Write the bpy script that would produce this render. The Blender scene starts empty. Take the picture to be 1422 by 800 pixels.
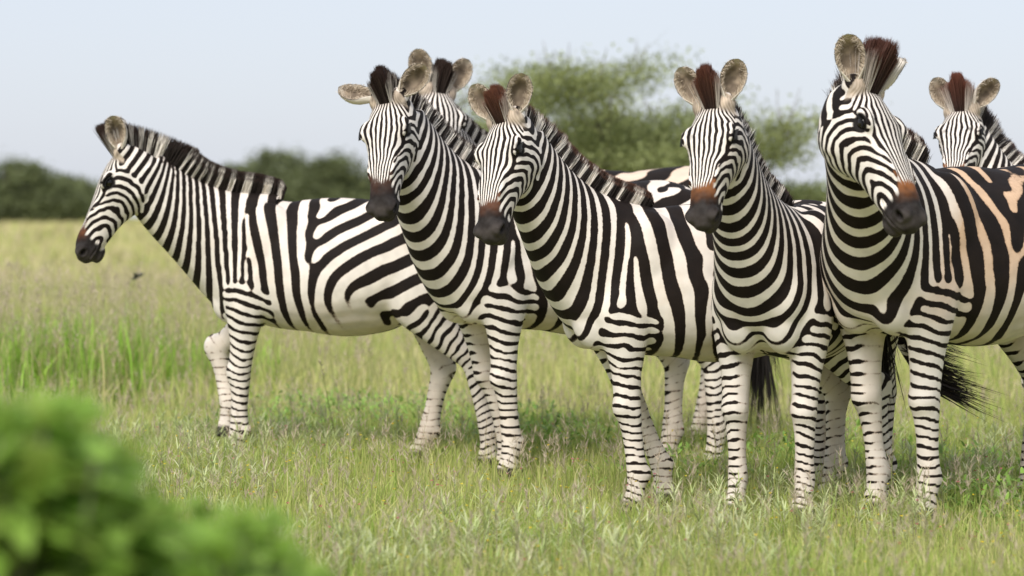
import bpy, bmesh, math, random
import numpy as np
from mathutils import Vector
# ------------------------------------------------------------------ camera, sky, sun, exposure
FPX, HOR, CAMZ = 4000.0, 300.0, 1.24          # focal length in photo pixels, horizon row, eye height
scene = bpy.context.scene
cam_d = bpy.data.cameras.new('camera'); cam = bpy.data.objects.new('camera', cam_d); scene.collection.objects.link(cam)
cam.location = (0, 0, CAMZ); cam.rotation_euler = (math.pi / 2, 0, 0)
cam_d.sensor_width = 36; cam_d.lens = FPX / 1422 * 36; cam_d.shift_y = -(400 - HOR) / 1422
cam_d.clip_start = .1; cam_d.clip_end = 5000
cam_d.dof.use_dof = True; cam_d.dof.focus_distance = 12.2; cam_d.dof.aperture_fstop = 2.4; cam_d.dof.aperture_blades = 0
scene.camera = cam
SUN_EL, SUN_AZ = math.radians(44), math.radians(203)     # azimuth clockwise from +y: behind the camera, to the left
wd = bpy.data.worlds.new('World'); scene.world = wd; wd.use_nodes = True
wn = wd.node_tree; bg = wn.nodes['Background']
sky = wn.nodes.new('ShaderNodeTexSky'); sky.sky_type = 'NISHITA'; sky.sun_disc = False
sky.sun_elevation = SUN_EL; sky.sun_rotation = SUN_AZ; sky.air_density = 1.0; sky.dust_density = 4.0; sky.ozone_density = 1.5; sky.altitude = 1000
# a thin veil of cloud greys the blue
mixw = wn.nodes.new('ShaderNodeMix'); mixw.data_type = 'RGBA'; mixw.inputs['Factor'].default_value = .82
mixw.inputs['B'].default_value = (3.0, 3.12, 3.48, 1)
wn.links.new(sky.outputs[0], mixw.inputs['A']); wn.links.new(mixw.outputs['Result'], bg.inputs['Color'])
bg.inputs['Strength'].default_value = .145
sun_d = bpy.data.lights.new('sun', 'SUN'); sun_d.energy = 2.3; sun_d.angle = math.radians(28); sun_d.color = (1, .955, .89)
sun = bpy.data.objects.new('sun', sun_d); scene.collection.objects.link(sun)
sdir = Vector((math.sin(SUN_AZ) * math.cos(SUN_EL), math.cos(SUN_AZ) * math.cos(SUN_EL), math.sin(SUN_EL)))
sun.rotation_euler = sdir.to_track_quat('Z', 'Y').to_euler(); sun.location = sdir * 40
scene.view_settings.view_transform = 'Standard'; scene.view_settings.look = 'None'
scene.view_settings.exposure = 0.72; scene.view_settings.gamma = 1; scene.view_settings.use_curve_mapping = False
scene.cycles.max_bounces = 6; scene.cycles.transparent_max_bounces = 4

def at(px, py, d):
    """world point seen at photo pixel (px, py) at distance d along the view axis"""
    return np.array([(px - 711) / FPX * d, d, CAMZ + (HOR - py) / FPX * d])
def tag(o, label=None, cat=None, group=None, kind=None):
    for k, v in (('label', label), ('category', cat), ('group', group), ('kind', kind)):
        if v: o[k] = v
    return o
def link(name, me, mat=None, parent=None):
    o = bpy.data.objects.new(name, me); scene.collection.objects.link(o)
    if mat: me.materials.append(mat)
    if parent: o.parent = parent
    return o
MAT = {}
def new_mat(name):
    m = bpy.data.materials.new(name); m.use_nodes = True
    nt = m.node_tree; b = nt.nodes['Principled BSDF']
    return m, nt, b
def node(nt, kind, **kw):
    n = nt.nodes.new(kind)
    for k, v in kw.items(): setattr(n, k, v)
    return n
def make_materials():
    # coat
    m, nt, b = new_mat('coat'); L = nt.links.new
    at = lambda s: node(nt, 'ShaderNodeAttribute', attribute_name=s)
    st, sk, sc, ti = at('stripe'), at('skin'), at('skincol'), at('tint')
    tc = node(nt, 'ShaderNodeTexCoord')
    nz = node(nt, 'ShaderNodeTexNoise'); nz.inputs['Scale'].default_value = 75; nz.inputs['Detail'].default_value = 5; nz.inputs['Roughness'].default_value = .7
    L(tc.outputs['Object'], nz.inputs['Vector'])
    ma = node(nt, 'ShaderNodeMath', operation='MULTIPLY_ADD'); ma.inputs[1].default_value = .62
    L(nz.outputs['Fac'], ma.inputs[0]); L(st.outputs['Fac'], ma.inputs[2])
    mr = node(nt, 'ShaderNodeMapRange', interpolation_type='SMOOTHSTEP'); mr.inputs['From Min'].default_value = .31 - .13; mr.inputs['From Max'].default_value = .31 + .13
    L(ma.outputs[0], mr.inputs['Value'])
    nz2 = node(nt, 'ShaderNodeTexNoise'); nz2.inputs['Scale'].default_value = 14; nz2.inputs['Detail'].default_value = 5
    L(tc.outputs['Object'], nz2.inputs['Vector'])
    bc = node(nt, 'ShaderNodeMix', data_type='RGBA'); bc.inputs['A'].default_value = (.007, .006, .006, 1); bc.inputs['B'].default_value = (.022, .015, .012, 1)
    L(nz2.outputs['Fac'], bc.inputs['Factor'])
    # grubby variation of the pale hair
    nz3 = node(nt, 'ShaderNodeTexNoise'); nz3.inputs['Scale'].default_value = 7; nz3.inputs['Detail'].default_value = 8; nz3.inputs['Roughness'].default_value = .65
    L(tc.outputs['Object'], nz3.inputs['Vector'])
    dr = node(nt, 'ShaderNodeMapRange', interpolation_type='SMOOTHSTEP'); dr.inputs['From Min'].default_value = .48; dr.inputs['From Max'].default_value = .78; dr.inputs['To Max'].default_value = .32
    L(nz3.outputs['Fac'], dr.inputs['Value'])
    dm = node(nt, 'ShaderNodeMix', data_type='RGBA'); dm.inputs['B'].default_value = (.47, .35, .24, 1); L(dr.outputs[0], dm.inputs['Factor']); L(ti.outputs['Color'], dm.inputs['A'])
    v = node(nt, 'ShaderNodeMix', data_type='RGBA', blend_type='MULTIPLY'); v.inputs['Factor'].default_value = 1
    cr = node(nt, 'ShaderNodeMapRange'); cr.inputs['From Min'].default_value = .3; cr.inputs['From Max'].default_value = .7; cr.inputs['To Min'].default_value = .86; cr.inputs['To Max'].default_value = 1.06
    L(nz2.outputs['Fac'], cr.inputs['Value']); L(dm.outputs['Result'], v.inputs['A']); L(cr.outputs[0], v.inputs['B'])
    mx = node(nt, 'ShaderNodeMix', data_type='RGBA'); L(mr.outputs[0], mx.inputs['Factor']); L(bc.outputs['Result'], mx.inputs['B'])
    my = node(nt, 'ShaderNodeMix', data_type='RGBA'); L(sk.outputs['Fac'], my.inputs['Factor']); fr = node(nt, 'ShaderNodeMapRange', interpolation_type='SMOOTHSTEP'); fr.inputs['From Min'].default_value = .31 - .30; fr.inputs['From Max'].default_value = .31 + .10; fr.inputs['To Max'].default_value = .62
    L(ma.outputs[0], fr.inputs['Value'])
    mb = node(nt, 'ShaderNodeMix', data_type='RGBA'); mb.inputs['B'].default_value = (.27, .155, .085, 1); L(fr.outputs[0], mb.inputs['Factor']); L(v.outputs['Result'], mb.inputs['A']); L(mb.outputs['Result'], mx.inputs['A'])
    L(mx.outputs['Result'], my.inputs['A']); L(sc.outputs['Color'], my.inputs['B'])
    L(my.outputs['Result'], b.inputs['Base Color'])
    b.inputs['Roughness'].default_value = .62; b.inputs['Specular IOR Level'].default_value = .09
    b.inputs['Sheen Weight'].default_value = .0; b.inputs['Sheen Roughness'].default_value = .4
    hn = node(nt, 'ShaderNodeTexNoise'); hn.inputs['Scale'].default_value = 260; hn.inputs['Detail'].default_value = 2
    L(tc.outputs['Object'], hn.inputs['Vector'])
    bu = node(nt, 'ShaderNodeBump'); bu.inputs['Strength'].default_value = .30; bu.inputs['Distance'].default_value = .003
    L(hn.outputs['Fac'], bu.inputs['Height']); L(bu.outputs['Normal'], b.inputs['Normal'])
    MAT['coat'] = m
    def attr_mat(name, rough, spec=.3, trans=0.):
        m, nt, b = new_mat(name); a = node(nt, 'ShaderNodeAttribute', attribute_name='col')
        nt.links.new(a.outputs['Color'], b.inputs['Base Color'])
        b.inputs['Roughness'].default_value = rough; b.inputs['Specular IOR Level'].default_value = spec
        if trans:
            t = node(nt, 'ShaderNodeBsdfTranslucent'); nt.links.new(a.outputs['Color'], t.inputs['Color'])
            ms = node(nt, 'ShaderNodeMixShader'); ms.inputs[0].default_value = trans
            o = nt.nodes['Material Output']
            nt.links.new(b.outputs[0], ms.inputs[1]); nt.links.new(t.outputs[0], ms.inputs[2]); nt.links.new(ms.outputs[0], o.inputs['Surface'])
        MAT[name] = m
    attr_mat('hair', .6, .25); attr_mat('leaf', .55, .3, .35); attr_mat('shrub_leaf', .5, .3, .5); attr_mat('bark', .85, .15)
    m, nt, b = new_mat('eye'); b.inputs['Base Color'].default_value = (.010, .007, .005, 1); b.inputs['Roughness'].default_value = .08
    MAT['eye'] = m
# ------------------------------------------------------------------ zebra anatomy
def unit(v):
    v = np.asarray(v, float)
    return v / (np.linalg.norm(v) + 1e-12)

def smooth01(a, b, x):
    t = np.clip((np.asarray(x, float) - a) / (b - a), 0, 1)
    return t * t * (3 - 2 * t)

def catmull(pts, n):
    """Catmull-Rom resample of an (k,d) array to n samples."""
    P = np.asarray(pts, float)
    P = np.vstack([2 * P[0] - P[1], P, 2 * P[-1] - P[-2]])
    k = len(P) - 3
    t = np.linspace(0, k - 1e-9, n)
    i = t.astype(int); f = (t - i)[:, None]
    p0, p1, p2, p3 = P[i], P[i + 1], P[i + 2], P[i + 3]
    return 0.5 * ((2 * p1) + (-p0 + p2) * f + (2 * p0 - 5 * p1 + 4 * p2 - p3) * f ** 2
                  + (-p0 + 3 * p1 - 3 * p2 + p3) * f ** 3)

class Soup:
    """collects closed shells as vertex / face lists"""
    def __init__(s): s.v = []; s.f = []; s.n = 0
    def add(s, V, F):
        s.v.append(np.asarray(V, float))
        s.f += [tuple(int(i) + s.n for i in f) for f in F]
        s.n += len(V)
    def rings(s, R):
        """R: (k, m, 3) rings -> closed tube with capped ends"""
        R = np.asarray(R, float); k, m, _ = R.shape
        V = np.vstack([R.reshape(-1, 3), R[0].mean(0)[None], R[-1].mean(0)[None]])
        F = []
        for a in range(k - 1):
            for j in range(m):
                j2 = (j + 1) % m
                F.append((a * m + j, a * m + j2, (a + 1) * m + j2, (a + 1) * m + j))
        c0, c1 = k * m, k * m + 1
        for j in range(m):
            j2 = (j + 1) % m
            F.append((c0, j2, j)); F.append((c1, (k - 1) * m + j, (k - 1) * m + j2))
        s.add(V, F)
    def blob(s, c, ax, rad, nu=14, nv=20):
        """ellipsoid with centre c, 3x3 axes (rows), radii"""
        ax = np.asarray(ax, float)
        R = []
        for i in range(1, nu):
            a = math.pi * i / nu
            ph = np.linspace(0, 2 * math.pi, nv, endpoint=False)
            L = np.stack([rad[0] * math.cos(a) * np.ones(nv), rad[1] * math.sin(a) * np.cos(ph),
                          rad[2] * math.sin(a) * np.sin(ph)], 1)
            R.append(np.asarray(c) + L @ ax)
        s.rings(R)
    def mesh(s, name):
        me = bpy.data.meshes.new(name)
        me.from_pydata(np.vstack(s.v).tolist(), [], s.f)
        return me

def rot_y(p, c, ang):
    """rotate points about the y axis through c; positive swings the lower end forward (+x)"""
    p = np.asarray(p, float).copy(); d = p - c
    ca, sa = math.cos(ang), math.sin(ang)
    x = d[:, 0] * ca - d[:, 2] * sa
    z = d[:, 0] * sa + d[:, 2] * ca
    p[:, 0] = c[0] + x; p[:, 2] = c[2] + z
    return p

FRONT = np.array([  # x, y, z, r fore-aft, r lateral
    (.33, .110, 1.12, .12, .060), (.37, .140, 1.00, .155, .085), (.40, .158, .88, .155, .098), (.405, .160, .79, .128, .096),
    (.412, .158, .69, .098, .086), (.420, .153, .58, .074, .069), (.430, .150, .47, .066, .061), (.430, .149, .43, .064, .060),
    (.424, .148, .36, .051, .049), (.422, .147, .26, .046, .044), (.418, .146, .165, .054, .050), (.434, .146, .10, .046, .046),
    (.446, .146, .06, .056, .055), (.462, .146, .0, .068, .064)])
HIND = np.array([
    (-.46, .090, 1.14, .17, .085), (-.47, .135, 1.02, .215, .110), (-.465, .158, .90, .215, .122), (-.44, .165, .79, .175, .116),
    (-.47, .160, .69, .122, .094), (-.53, .150, .59, .086, .070), (-.590, .145, .51, .074, .058), (-.612, .143, .455, .068, .055),
    (-.603, .142, .39, .055, .049), (-.595, .141, .28, .048, .045), (-.588, .141, .17, .056, .051), (-.568, .141, .10, .047, .047),
    (-.555, .141, .06, .057, .055), (-.540, .141, .0, .069, .064)])

def pose_leg(base, side, hip=0., mid=0., low=0., dy=0., front=True, lift=False, slim=1.):
    """swing the leg: hip rotates all below the elbow/stifle, mid below the knee/hock, low below the fetlock"""
    L = base.copy(); L[:, 1] *= side
    P = L[:, :3]
    k0, k1, k2 = (3, 7, 10) if front else (2, 7, 10)
    if hip:
        P[k0 + 1:] = rot_y(P[k0 + 1:], P[k0].copy(), hip)
        P[k0] = P[k0]
    if mid: P[k1 + 1:] = rot_y(P[k1 + 1:], P[k1].copy(), mid)
    if low: P[k2 + 1:] = rot_y(P[k2 + 1:], P[k2].copy(), low)
    k = np.arange(len(P)); P[:, 1] += dy * np.clip((k - k0) / (len(P) - 1 - k0), 0, 1)
    L[k0:, 3:] *= np.interp(np.arange(len(P) - k0), [0, 2, 4, 20], [.98, .90, .90, .90])[:, None] * slim
    if not lift:      # the hoof stays on the ground
        P[:, 2] -= P[-1, 2] * np.clip((k - k0) / (len(P) - 1 - k0), 0, 1)
    L[:, :3] = P
    return L

HEAD = np.array([  # t, top, bottom, half width
    (-.07, .005, -.110, .050), (0., .045, -.150, .074), (.08, .062, -.190, .092), (.17, .070, -.213, .102), (.27, .070, -.211, .106),
    (.36, .064, -.192, .101), (.46, .053, -.160, .084), (.56, .044, -.138, .072), (.66, .036, -.124, .062), (.75, .031, -.116, .058),
    (.83, .026, -.108, .056), (.90, .014, -.102, .055), (.96, -.006, -.090, .046), (1.0, -.030, -.072, .026)])
HEADL = .57

def make_layout(p):
    """all skeleton frames of one zebra in its own local space (metres, x forward, y left, z up)"""
    O = np.asarray(p['poll'], float); h = unit(p['hdir'])
    up = np.array([0, 0, 1.])
    l = unit(np.cross(up, h)); u = unit(np.cross(h, l))
    r = math.radians(p.get('roll', 0)); l, u = l * math.cos(r) + u * math.sin(r), u * math.cos(r) - l * math.sin(r)
    # torso sections: centre x,z, half depth, half width, tilt of the plane's normal
    T = [(-.735, 1.05, .055, .05, 0), (-.715, 1.05, .12, .10, 0), (-.66, 1.045, .19, .175, 0), (-.57, 1.035, .25, .225, 0),
         (-.45, 1.02, .290, .258, 0), (-.28, .990, .308, .280, 0), (-.08, .960, .315, .292, 0), (.10, .950, .313, .288, 0),
         (.25, .962, .312, .266, 3), (.36, .985, .308, .240, 10)]
    C, N, D, HD, HW = [], [], [], [], []
    for x, z, hd, hw, tl in T:
        a = math.radians(tl)
        C.append((x, 0, z)); N.append((math.cos(a), 0, math.sin(a))); D.append((-math.sin(a), 0, math.cos(a)))
        HD.append(hd); HW.append(hw)
    P3 = O + h * .045 - u * .072
    P0 = np.array([.36, 0, .985])
    nd = unit(P3 - np.array([.52, 0, 1.1]))
    P1 = P0 + np.array([math.cos(.45), 0, math.sin(.45)]) * .20
    P2 = P3 - unit(nd * 1.0 - u * .22 + np.array([0, 0, p.get('arch', .55)])) * .26
    # last dorsal direction: opposite of where the head points
    tab = np.array([(0.0, .308, .240), (.16, .287, .215), (.30, .250, .180), (.45, .205, .145), (.60, .172, .120),
                    (.75, .148, .104), (.88, .132, .095), (1.0, .118, .086)])
    for t in np.linspace(.10, 1, 13):
        b = (1 - t) ** 3 * P0 + 3 * (1 - t) ** 2 * t * P1 + 3 * (1 - t) * t * t * P2 + t ** 3 * P3
        tg = unit(3 * (1 - t) ** 2 * (P1 - P0) + 6 * (1 - t) * t * (P2 - P1) + 3 * t * t * (P3 - P2))
        d0 = np.array([-tg[2], 0, math.hypot(tg[0], tg[1])]); d1 = -h
        w = smooth01(.15, 1, t) * .8
        d = d0 * (1 - w) + d1 * w
        d = unit(d - tg * np.dot(d, tg))
        C.append(b); N.append(tg); D.append(d)
        HD.append(np.interp(t, tab[:, 0], tab[:, 1]) * p.get('neck', 1)); HW.append(np.interp(t, tab[:, 0], tab[:, 2]) * p.get('neck', 1))
    C, N, D = np.array(C), np.array(N), np.array(D)
    lay = dict(C=C, N=N, D=D, HD=np.array(HD), HW=np.array(HW), O=O, h=h, u=u, l=l, nt=len(T))
    lay['legs'] = []
    for key, base, side, fr in (('FL', FRONT, 1, True), ('FR', FRONT, -1, True), ('HL', HIND, 1, False), ('HR', HIND, -1, False)):
        lay['legs'].append(pose_leg(base, side, front=fr, **p.get(key, {})))
    return lay

def ring(c, a, b, ra, rb, m, e=2.0, egg=0.):
    th = np.linspace(0, 2 * math.pi, m, endpoint=False)
    co, si = np.cos(th), np.sin(th)
    x = np.sign(co) * np.abs(co) ** (2 / e); y = np.sign(si) * np.abs(si) ** (2 / e)
    return np.asarray(c) + np.outer(x * (1 + egg * y) * ra, a) + np.outer(y * rb, b)

def build_body_mesh(p, lay):
    S = Soup()
    C, N, D, HD, HW = lay['C'], lay['N'], lay['D'], lay['HD'], lay['HW']
    X = catmull(np.hstack([C, N, D, HD[:, None], HW[:, None]]), 70)
    R = []
    for row in X:
        n = unit(row[3:6]); d = unit(row[6:9] - n * np.dot(row[6:9], n)); s = np.cross(d, n)
        R.append(ring(row[:3], s, d, row[10], row[9], 36, 2.15, -.08))
    S.rings(R)
    # legs
    for L in lay['legs']:
        Y = catmull(L, 44)
        tg = np.gradient(Y[:, :3], axis=0); R = []
        for k, row in enumerate(Y):
            t = unit(tg[k]); t = unit(t * np.array([.6, .6, 1]))
            b = unit(np.cross(t, [0, 1, 0])); b = b if b[0] > 0 else -b
            a = unit(np.cross(b, t))
            R.append(ring(row[:3], a, b, row[4], row[3], 22))
        S.rings(R)
    for L, fr in zip(lay['legs'], (1, 1, 0, 0)):      # joints: knee pads, point of hock, heel of the fetlock
        k = L[7, :3]
        if fr:
            S.blob(k + [.012, 0, .02], np.eye(3), (.058, .058, .07))
        else:
            S.blob(k + [-.035, 0, .035], np.eye(3), (.042, .036, .065))
        S.blob(L[10, :3] + [-.022, 0, -.005], np.eye(3), (.042, .040, .045))
    for s in (1, -1):                                  # muscle masses
        S.blob((.30, .145 * s, 1.06), np.eye(3), (.15, .115, .21))
        S.blob((.52, .105 * s, .93), np.eye(3), (.13, .105, .16))
        S.blob((.50, .09 * s, .80), np.eye(3), (.11, .09, .13))
        S.blob((-.47, .13 * s, 1.08), np.eye(3), (.22, .135, .20))
    S.blob((-.05, 0, .80), np.eye(3), (.38, .24, .185))
    S.blob((-.02, 0, 1.18), np.eye(3), (.42, .15, .115))
    # dock of the tail
    td = p.get('tail', [(-.70, 0, 1.19), (-.765, 0, 1.13), (-.79, 0, 1.0), (-.79, 0, .85), (-.78, 0, .72)])
    Y = catmull(td, 24); R = []
    tg = np.gradient(Y, axis=0)
    for k, c in enumerate(Y):
        t = unit(tg[k]); a = unit(np.cross(t, [0.3, 1, .1])); b = np.cross(t, a)
        r = np.interp(k, [0, 6, 23], [.042, .030, .016]); R.append(ring(c, a, b, r, r, 14))
    S.rings(R); lay['tailend'] = Y[-8:]
    # head
    O, h, u, l = lay['O'], lay['h'], lay['u'], lay['l']
    H = catmull(HEAD, 40); R = []
    for t, tp, bt, hw in H:
        R.append(ring(O + h * t * HEADL + u * (tp + bt) / 2, l, u, hw, (tp - bt) / 2, 30, 2.3, np.interp(t, [0, .3, .6, .8, 1], [.08, .20, .20, .05, 0])))
    S.rings(R)
    ax = np.array([h, u, l])
    hp = lambda t, uu, ll: O + h * t * HEADL + u * uu + l * ll
    for s in (1, -1):
        S.blob(hp(.23, -.095, .072 * s), ax, (.085, .075, .034))          # cheek
        S.blob(hp(.30, .040, .083 * s), ax, (.050, .026, .026))           # brow
        S.blob(hp(.915, -.022, .040 * s), ax, (.036, .030, .027))          # nostril wing
        S.blob(hp(.86, -.072, .040 * s), ax, (.060, .020, .022))           # upper lip
        S.blob(hp(.53, .018, .052 * s), ax, (.11, .020, .014))             # facial crest
        S.blob(hp(.03, .035, .050 * s), ax, (.050, .045, .040))           # ear root
    S.blob(hp(.885, -.108, 0), ax, (.044, .024, .036))                    # chin
    S.blob(hp(.955, -.058, 0), ax, (.028, .030, .046))                    # lips
    me = S.mesh('raw')
    ob = bpy.data.objects.new('raw', me); bpy.context.scene.collection.objects.link(ob)
    md = ob.modifiers.new('r', 'REMESH'); md.mode = 'VOXEL'; md.voxel_size = p.get('voxel', .0075); md.use_smooth_shade = True
    dg = bpy.context.evaluated_depsgraph_get()
    out = bpy.data.meshes.new_from_object(ob.evaluated_get(dg))
    bpy.data.objects.remove(ob); bpy.data.meshes.remove(me)
    return out

def mesh_arrays(me):
    n = len(me.vertices); co = np.empty(n * 3, np.float32); me.vertices.foreach_get('co', co)
    e = np.empty(len(me.edges) * 2, np.int32); me.edges.foreach_get('vertices', e)
    return co.reshape(-1, 3).astype(float), e.reshape(-1, 2)

def neighbours(n, e, m=8):
    a = np.concatenate([e[:, 0], e[:, 1]]); b = np.concatenate([e[:, 1], e[:, 0]])
    o = np.argsort(a, kind='stable'); a, b = a[o], b[o]
    cnt = np.bincount(a, minlength=n); start = np.concatenate([[0], np.cumsum(cnt)[:-1]])
    pos = np.arange(len(a)) - start[a]; k = pos < m
    nb = np.repeat(np.arange(n)[:, None], m, 1); nb[a[k], pos[k]] = b[k]
    cnt = np.minimum(cnt, m)
    return nb, np.maximum(cnt, 1)

def vnoise(P, freq, seed):
    """cheap smooth value noise at points (n,3)"""
    rng = np.random.RandomState(seed); tab = rng.uniform(-1, 1, 4096)
    q = P * freq; i = np.floor(q).astype(int); f = q - i; f = f * f * (3 - 2 * f)
    out = 0
    for dx in (0, 1):
        for dy in (0, 1):
            for dz in (0, 1):
                hsh = ((i[:, 0] + dx) * 73856093 ^ (i[:, 1] + dy) * 19349663 ^ (i[:, 2] + dz) * 83492791) & 4095
                w = (f[:, 0] if dx else 1 - f[:, 0]) * (f[:, 1] if dy else 1 - f[:, 1]) * (f[:, 2] if dz else 1 - f[:, 2])
                out = out + tab[hsh] * w
    return out

def spine_param(P, lay, shear=False):
    """soft arc-length coordinate of each point between the fanning section planes; also distance to that section"""
    C, N, D = lay['C'], lay['N'], lay['D']
    if shear:
        nt = lay['nt']; k = np.interp(np.arange(len(C)), [0, nt - 3, nt, nt + 4, nt + 8, len(C) - 1], [.0, .0, .30, .72, .68, .30])
        N = N - D * k[:, None]; N = N / np.linalg.norm(N, axis=1, keepdims=True)
    d = np.einsum('kj,nkj->nk', N, P[:, None, :] - C[None])
    r = np.linalg.norm(P[:, None, :] - C[None], axis=2)
    K = len(C)
    ok = (d[:, :-1] >= 0) & (d[:, 1:] < 0)
    cost = np.where(ok, r[:, :-1] + r[:, 1:], 99)
    i = np.argmin(cost, 1); bad = cost[np.arange(len(P)), i] > 50
    a = d[np.arange(len(P)), i]; b = -d[np.arange(len(P)), i + 1]
    f = np.clip(a / (a + b + 1e-9), 0, 1)
    s = i + f
    j = np.argmin(r, 1); s = np.where(bad, j, s)
    s = np.where(bad & (d[:, -1] >= 0), K - 1 + d[:, -1] / np.linalg.norm(C[-1] - C[-2]), s)
    return s

def nearest_on_poly(P, Q):
    """distance to polyline Q and parameter along it"""
    best = np.full(len(P), 9.); par = np.zeros(len(P))
    for k in range(len(Q) - 1):
        a, b = Q[k], Q[k + 1]; ab = b - a
        t = np.clip((P - a) @ ab / (ab @ ab), 0, 1)
        dd = np.linalg.norm(P - (a + t[:, None] * ab), axis=1)
        m = dd < best; best[m] = dd[m]; par[m] = (k + t)[m]
    return best, par

def paint(p, lay, P, Nn, nb, cnt):
    """stripe field: regional phases relaxed by a local-activation filter so junctions fork like a real coat"""
    n = len(P); seed = p.get('seed', 1)
    X, Y, Z = P.T
    O, h, u, l = lay['O'], lay['h'], lay['u'], lay['l']
    q = P - O; ht = q @ h / HEADL; hu = q @ u; hl = q @ l
    C = lay['C']; nt = lay['nt']; nk = len(C)
    s = spine_param(P, lay)
    seg = np.linalg.norm(np.diff(C, axis=0), axis=1)
    lam_k = np.interp(np.arange(nk), [0, 4, 7, nt - 1, nt + 3, nt + 7, nk - 1], np.array([.105, .105, .095, .080, .062, .050, .042])) * p.get('lam', 1)
    mid = (lam_k[1:] + lam_k[:-1]) / 2
    ph_k = np.concatenate([[0], np.cumsum(seg / mid)])
    wob = vnoise(P, 4, seed) * .24 + vnoise(P, 11, seed + 5) * .07
    sp = spine_param(P - np.stack([.16 * (Z - .95) * (X < .4), 0 * X, 0 * X], 1), lay, True)
    ph_sp = np.interp(sp, np.arange(nk), ph_k) + np.maximum(sp - (nk - 1), 0) * (ph_k[-1] - ph_k[-2])
    lam = np.interp(s, np.arange(nk), lam_k)
    # haunch: bands wrap round the fold of the flank and run back over the rump
    xp, zp, x0 = -.20, .80, .05
    sl = math.radians(27); dx, dz = X - xp, Z - zp
    aa = -dx * math.cos(sl) + dz * math.sin(sl); bb = dx * math.sin(sl) + dz * math.cos(sl)
    dist = np.where(aa > 0, bb, np.hypot(aa, np.where(bb > 0, bb, .30 * bb)))
    lr = .100 * p.get('lamrump', 1)
    ph0 = np.interp(x0, C[:nt, 0], ph_k[:nt])
    ph_r = ph0 - (.27 - dist) / lr
    wr = smooth01(x0 + .04, x0 - .04, X + .05 * (Z - .95))
    phb = np.where(wr > .5, ph_r, ph_sp)
    u0 = np.cos(2 * math.pi * (ph_sp + wob)) * (1 - wr) + np.cos(2 * math.pi * (ph_r + wob)) * wr
    ph_th = ph0 - .42 / lr
    bias = np.full(n, p.get('bias', -.10))
    neckw = smooth01(nt - 1, nt + 3, s)
    bias = bias - .18 * neckw
    # belly fades to white with a dark mid line
    lowb = smooth01(.86, .70, Z) * (X < .46) * (X > -.5)
    # legs
    inner = np.zeros(n); legmask = np.zeros(n)
    for L, fr in zip(lay['legs'], (1, 1, 0, 0)):
        side = np.sign(L[0, 1])
        d, t = nearest_on_poly(P, L[:, :3])
        zz = L[:, 2]
        rad = np.interp(t, np.arange(len(L)), np.maximum(L[:, 3], L[:, 4]))
        arc = np.concatenate([[0], np.cumsum(np.linalg.norm(np.diff(L[:, :3], axis=0), axis=1))])
        a = np.interp(t, np.arange(len(L)), arc)
        cx = np.interp(t, np.arange(len(L)), L[:, 0])
        if fr:
            a0 = arc[2]; w = smooth01(arc[1] + .06, arc[3], a)
        else:
            a0 = arc[3]; w = smooth01(arc[2] + .02, arc[4], a)
        w = w * smooth01(1.55, 1.12, d / rad) * (np.sign(Y) == side)
        if fr:   # the breast keeps the neck's rings
            w = w * (1 - smooth01(.49, .55, X) * smooth01(.66, .74, Z)) * (1 - smooth01(.10, .06, np.abs(Y)) * smooth01(.68, .74, Z))
        lamL = np.interp(a - a0, [-.2, .1, .5, .9], [.064, .048, .036, .029]) * p.get('lamleg', 1)
        # integrate rings
        ga = np.linspace(arc[0], arc[-1], 200); gl = np.interp(ga - a0, [-.2, .1, .5, .9], [.064, .048, .036, .029]) * p.get('lamleg', 1)
        gp = np.concatenate([[0], np.cumsum(np.diff(ga) / gl[1:])])
        lat = (P[:, 1] - np.interp(t, np.arange(len(L)), L[:, 1])) * side
        ph = np.interp(a + ((X - cx) * .18 - .75 * np.maximum(np.abs(X - cx - .01) - .02, 0) * smooth01(a0 + .10, a0 - .12, a) if fr else (X - cx) * -.30) - lat * .12, ga, gp) + wob * .9 + vnoise(P, 14, seed + 3) * .36 + vnoise(P, 34, seed + 4) * .16
        if not fr: ph = -ph + ph_th + np.interp(a0, ga, gp)
        u0 = u0 * (1 - w) + np.cos(2 * math.pi * ph) * w
        lam = lam * (1 - w) + lamL * w
        legmask = np.maximum(legmask, w)
        inn = smooth01(.28, .85, -Nn[:, 1] * side) * w
        inner = np.maximum(inner, inn * np.interp(a - a0, [0, .15, .5, .8], [1.2, 1.0, .5, .2]))
        bias = bias * (1 - w) + (np.interp(a - a0, [0, .15, .4, .9], [.02, .28, .44, .58]) + p.get('legbias', 0)) * w
    bias = bias + inner * .75
    bias = bias + (1 - legmask) * lowb * 1.0 * (1 - smooth01(.3, .8, np.abs(Nn[:, 1])) * .55)
    chestw = smooth01(.95, .74, Z) * smooth01(.42, .52, X) * (1 - legmask)
    bias = bias + chestw * .35 + smooth01(.80, .68, Z) * smooth01(.36, .46, X) * (1 - legmask) * .9
    # head
    hw = np.interp(ht, HEAD[:, 0], HEAD[:, 3])
    tp_, bt_ = np.interp(ht, HEAD[:, 0], HEAD[:, 1]), np.interp(ht, HEAD[:, 0], HEAD[:, 2])
    e_h = np.hypot(hl / hw, (hu - (tp_ + bt_) / 2) / ((tp_ - bt_) / 2)) + np.maximum(np.abs(ht - .5) - .56, 0) * 12
    dn_, pn_ = nearest_on_poly(P, C[nt:])
    e_n = dn_ / np.interp(pn_, np.arange(nk - nt), .5 * (lay['HD'] + lay['HW'])[nt:])
    headw = smooth01(-.16, .14, e_n - e_h) * (np.linalg.norm(q, axis=1) < .8) * smooth01(-.03, .04, ht + .1 * (hu + .1))
    fw = np.interp(ht, [-.02, .08, .14, .22, .32, .45, .60, .75], [.038, .044, .058, .084, .100, .083, .056, .040])
    ph_f = p.get('facen', 4.0) * hl / fw + .25
    ts, us = ht * HEADL, hu
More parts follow.
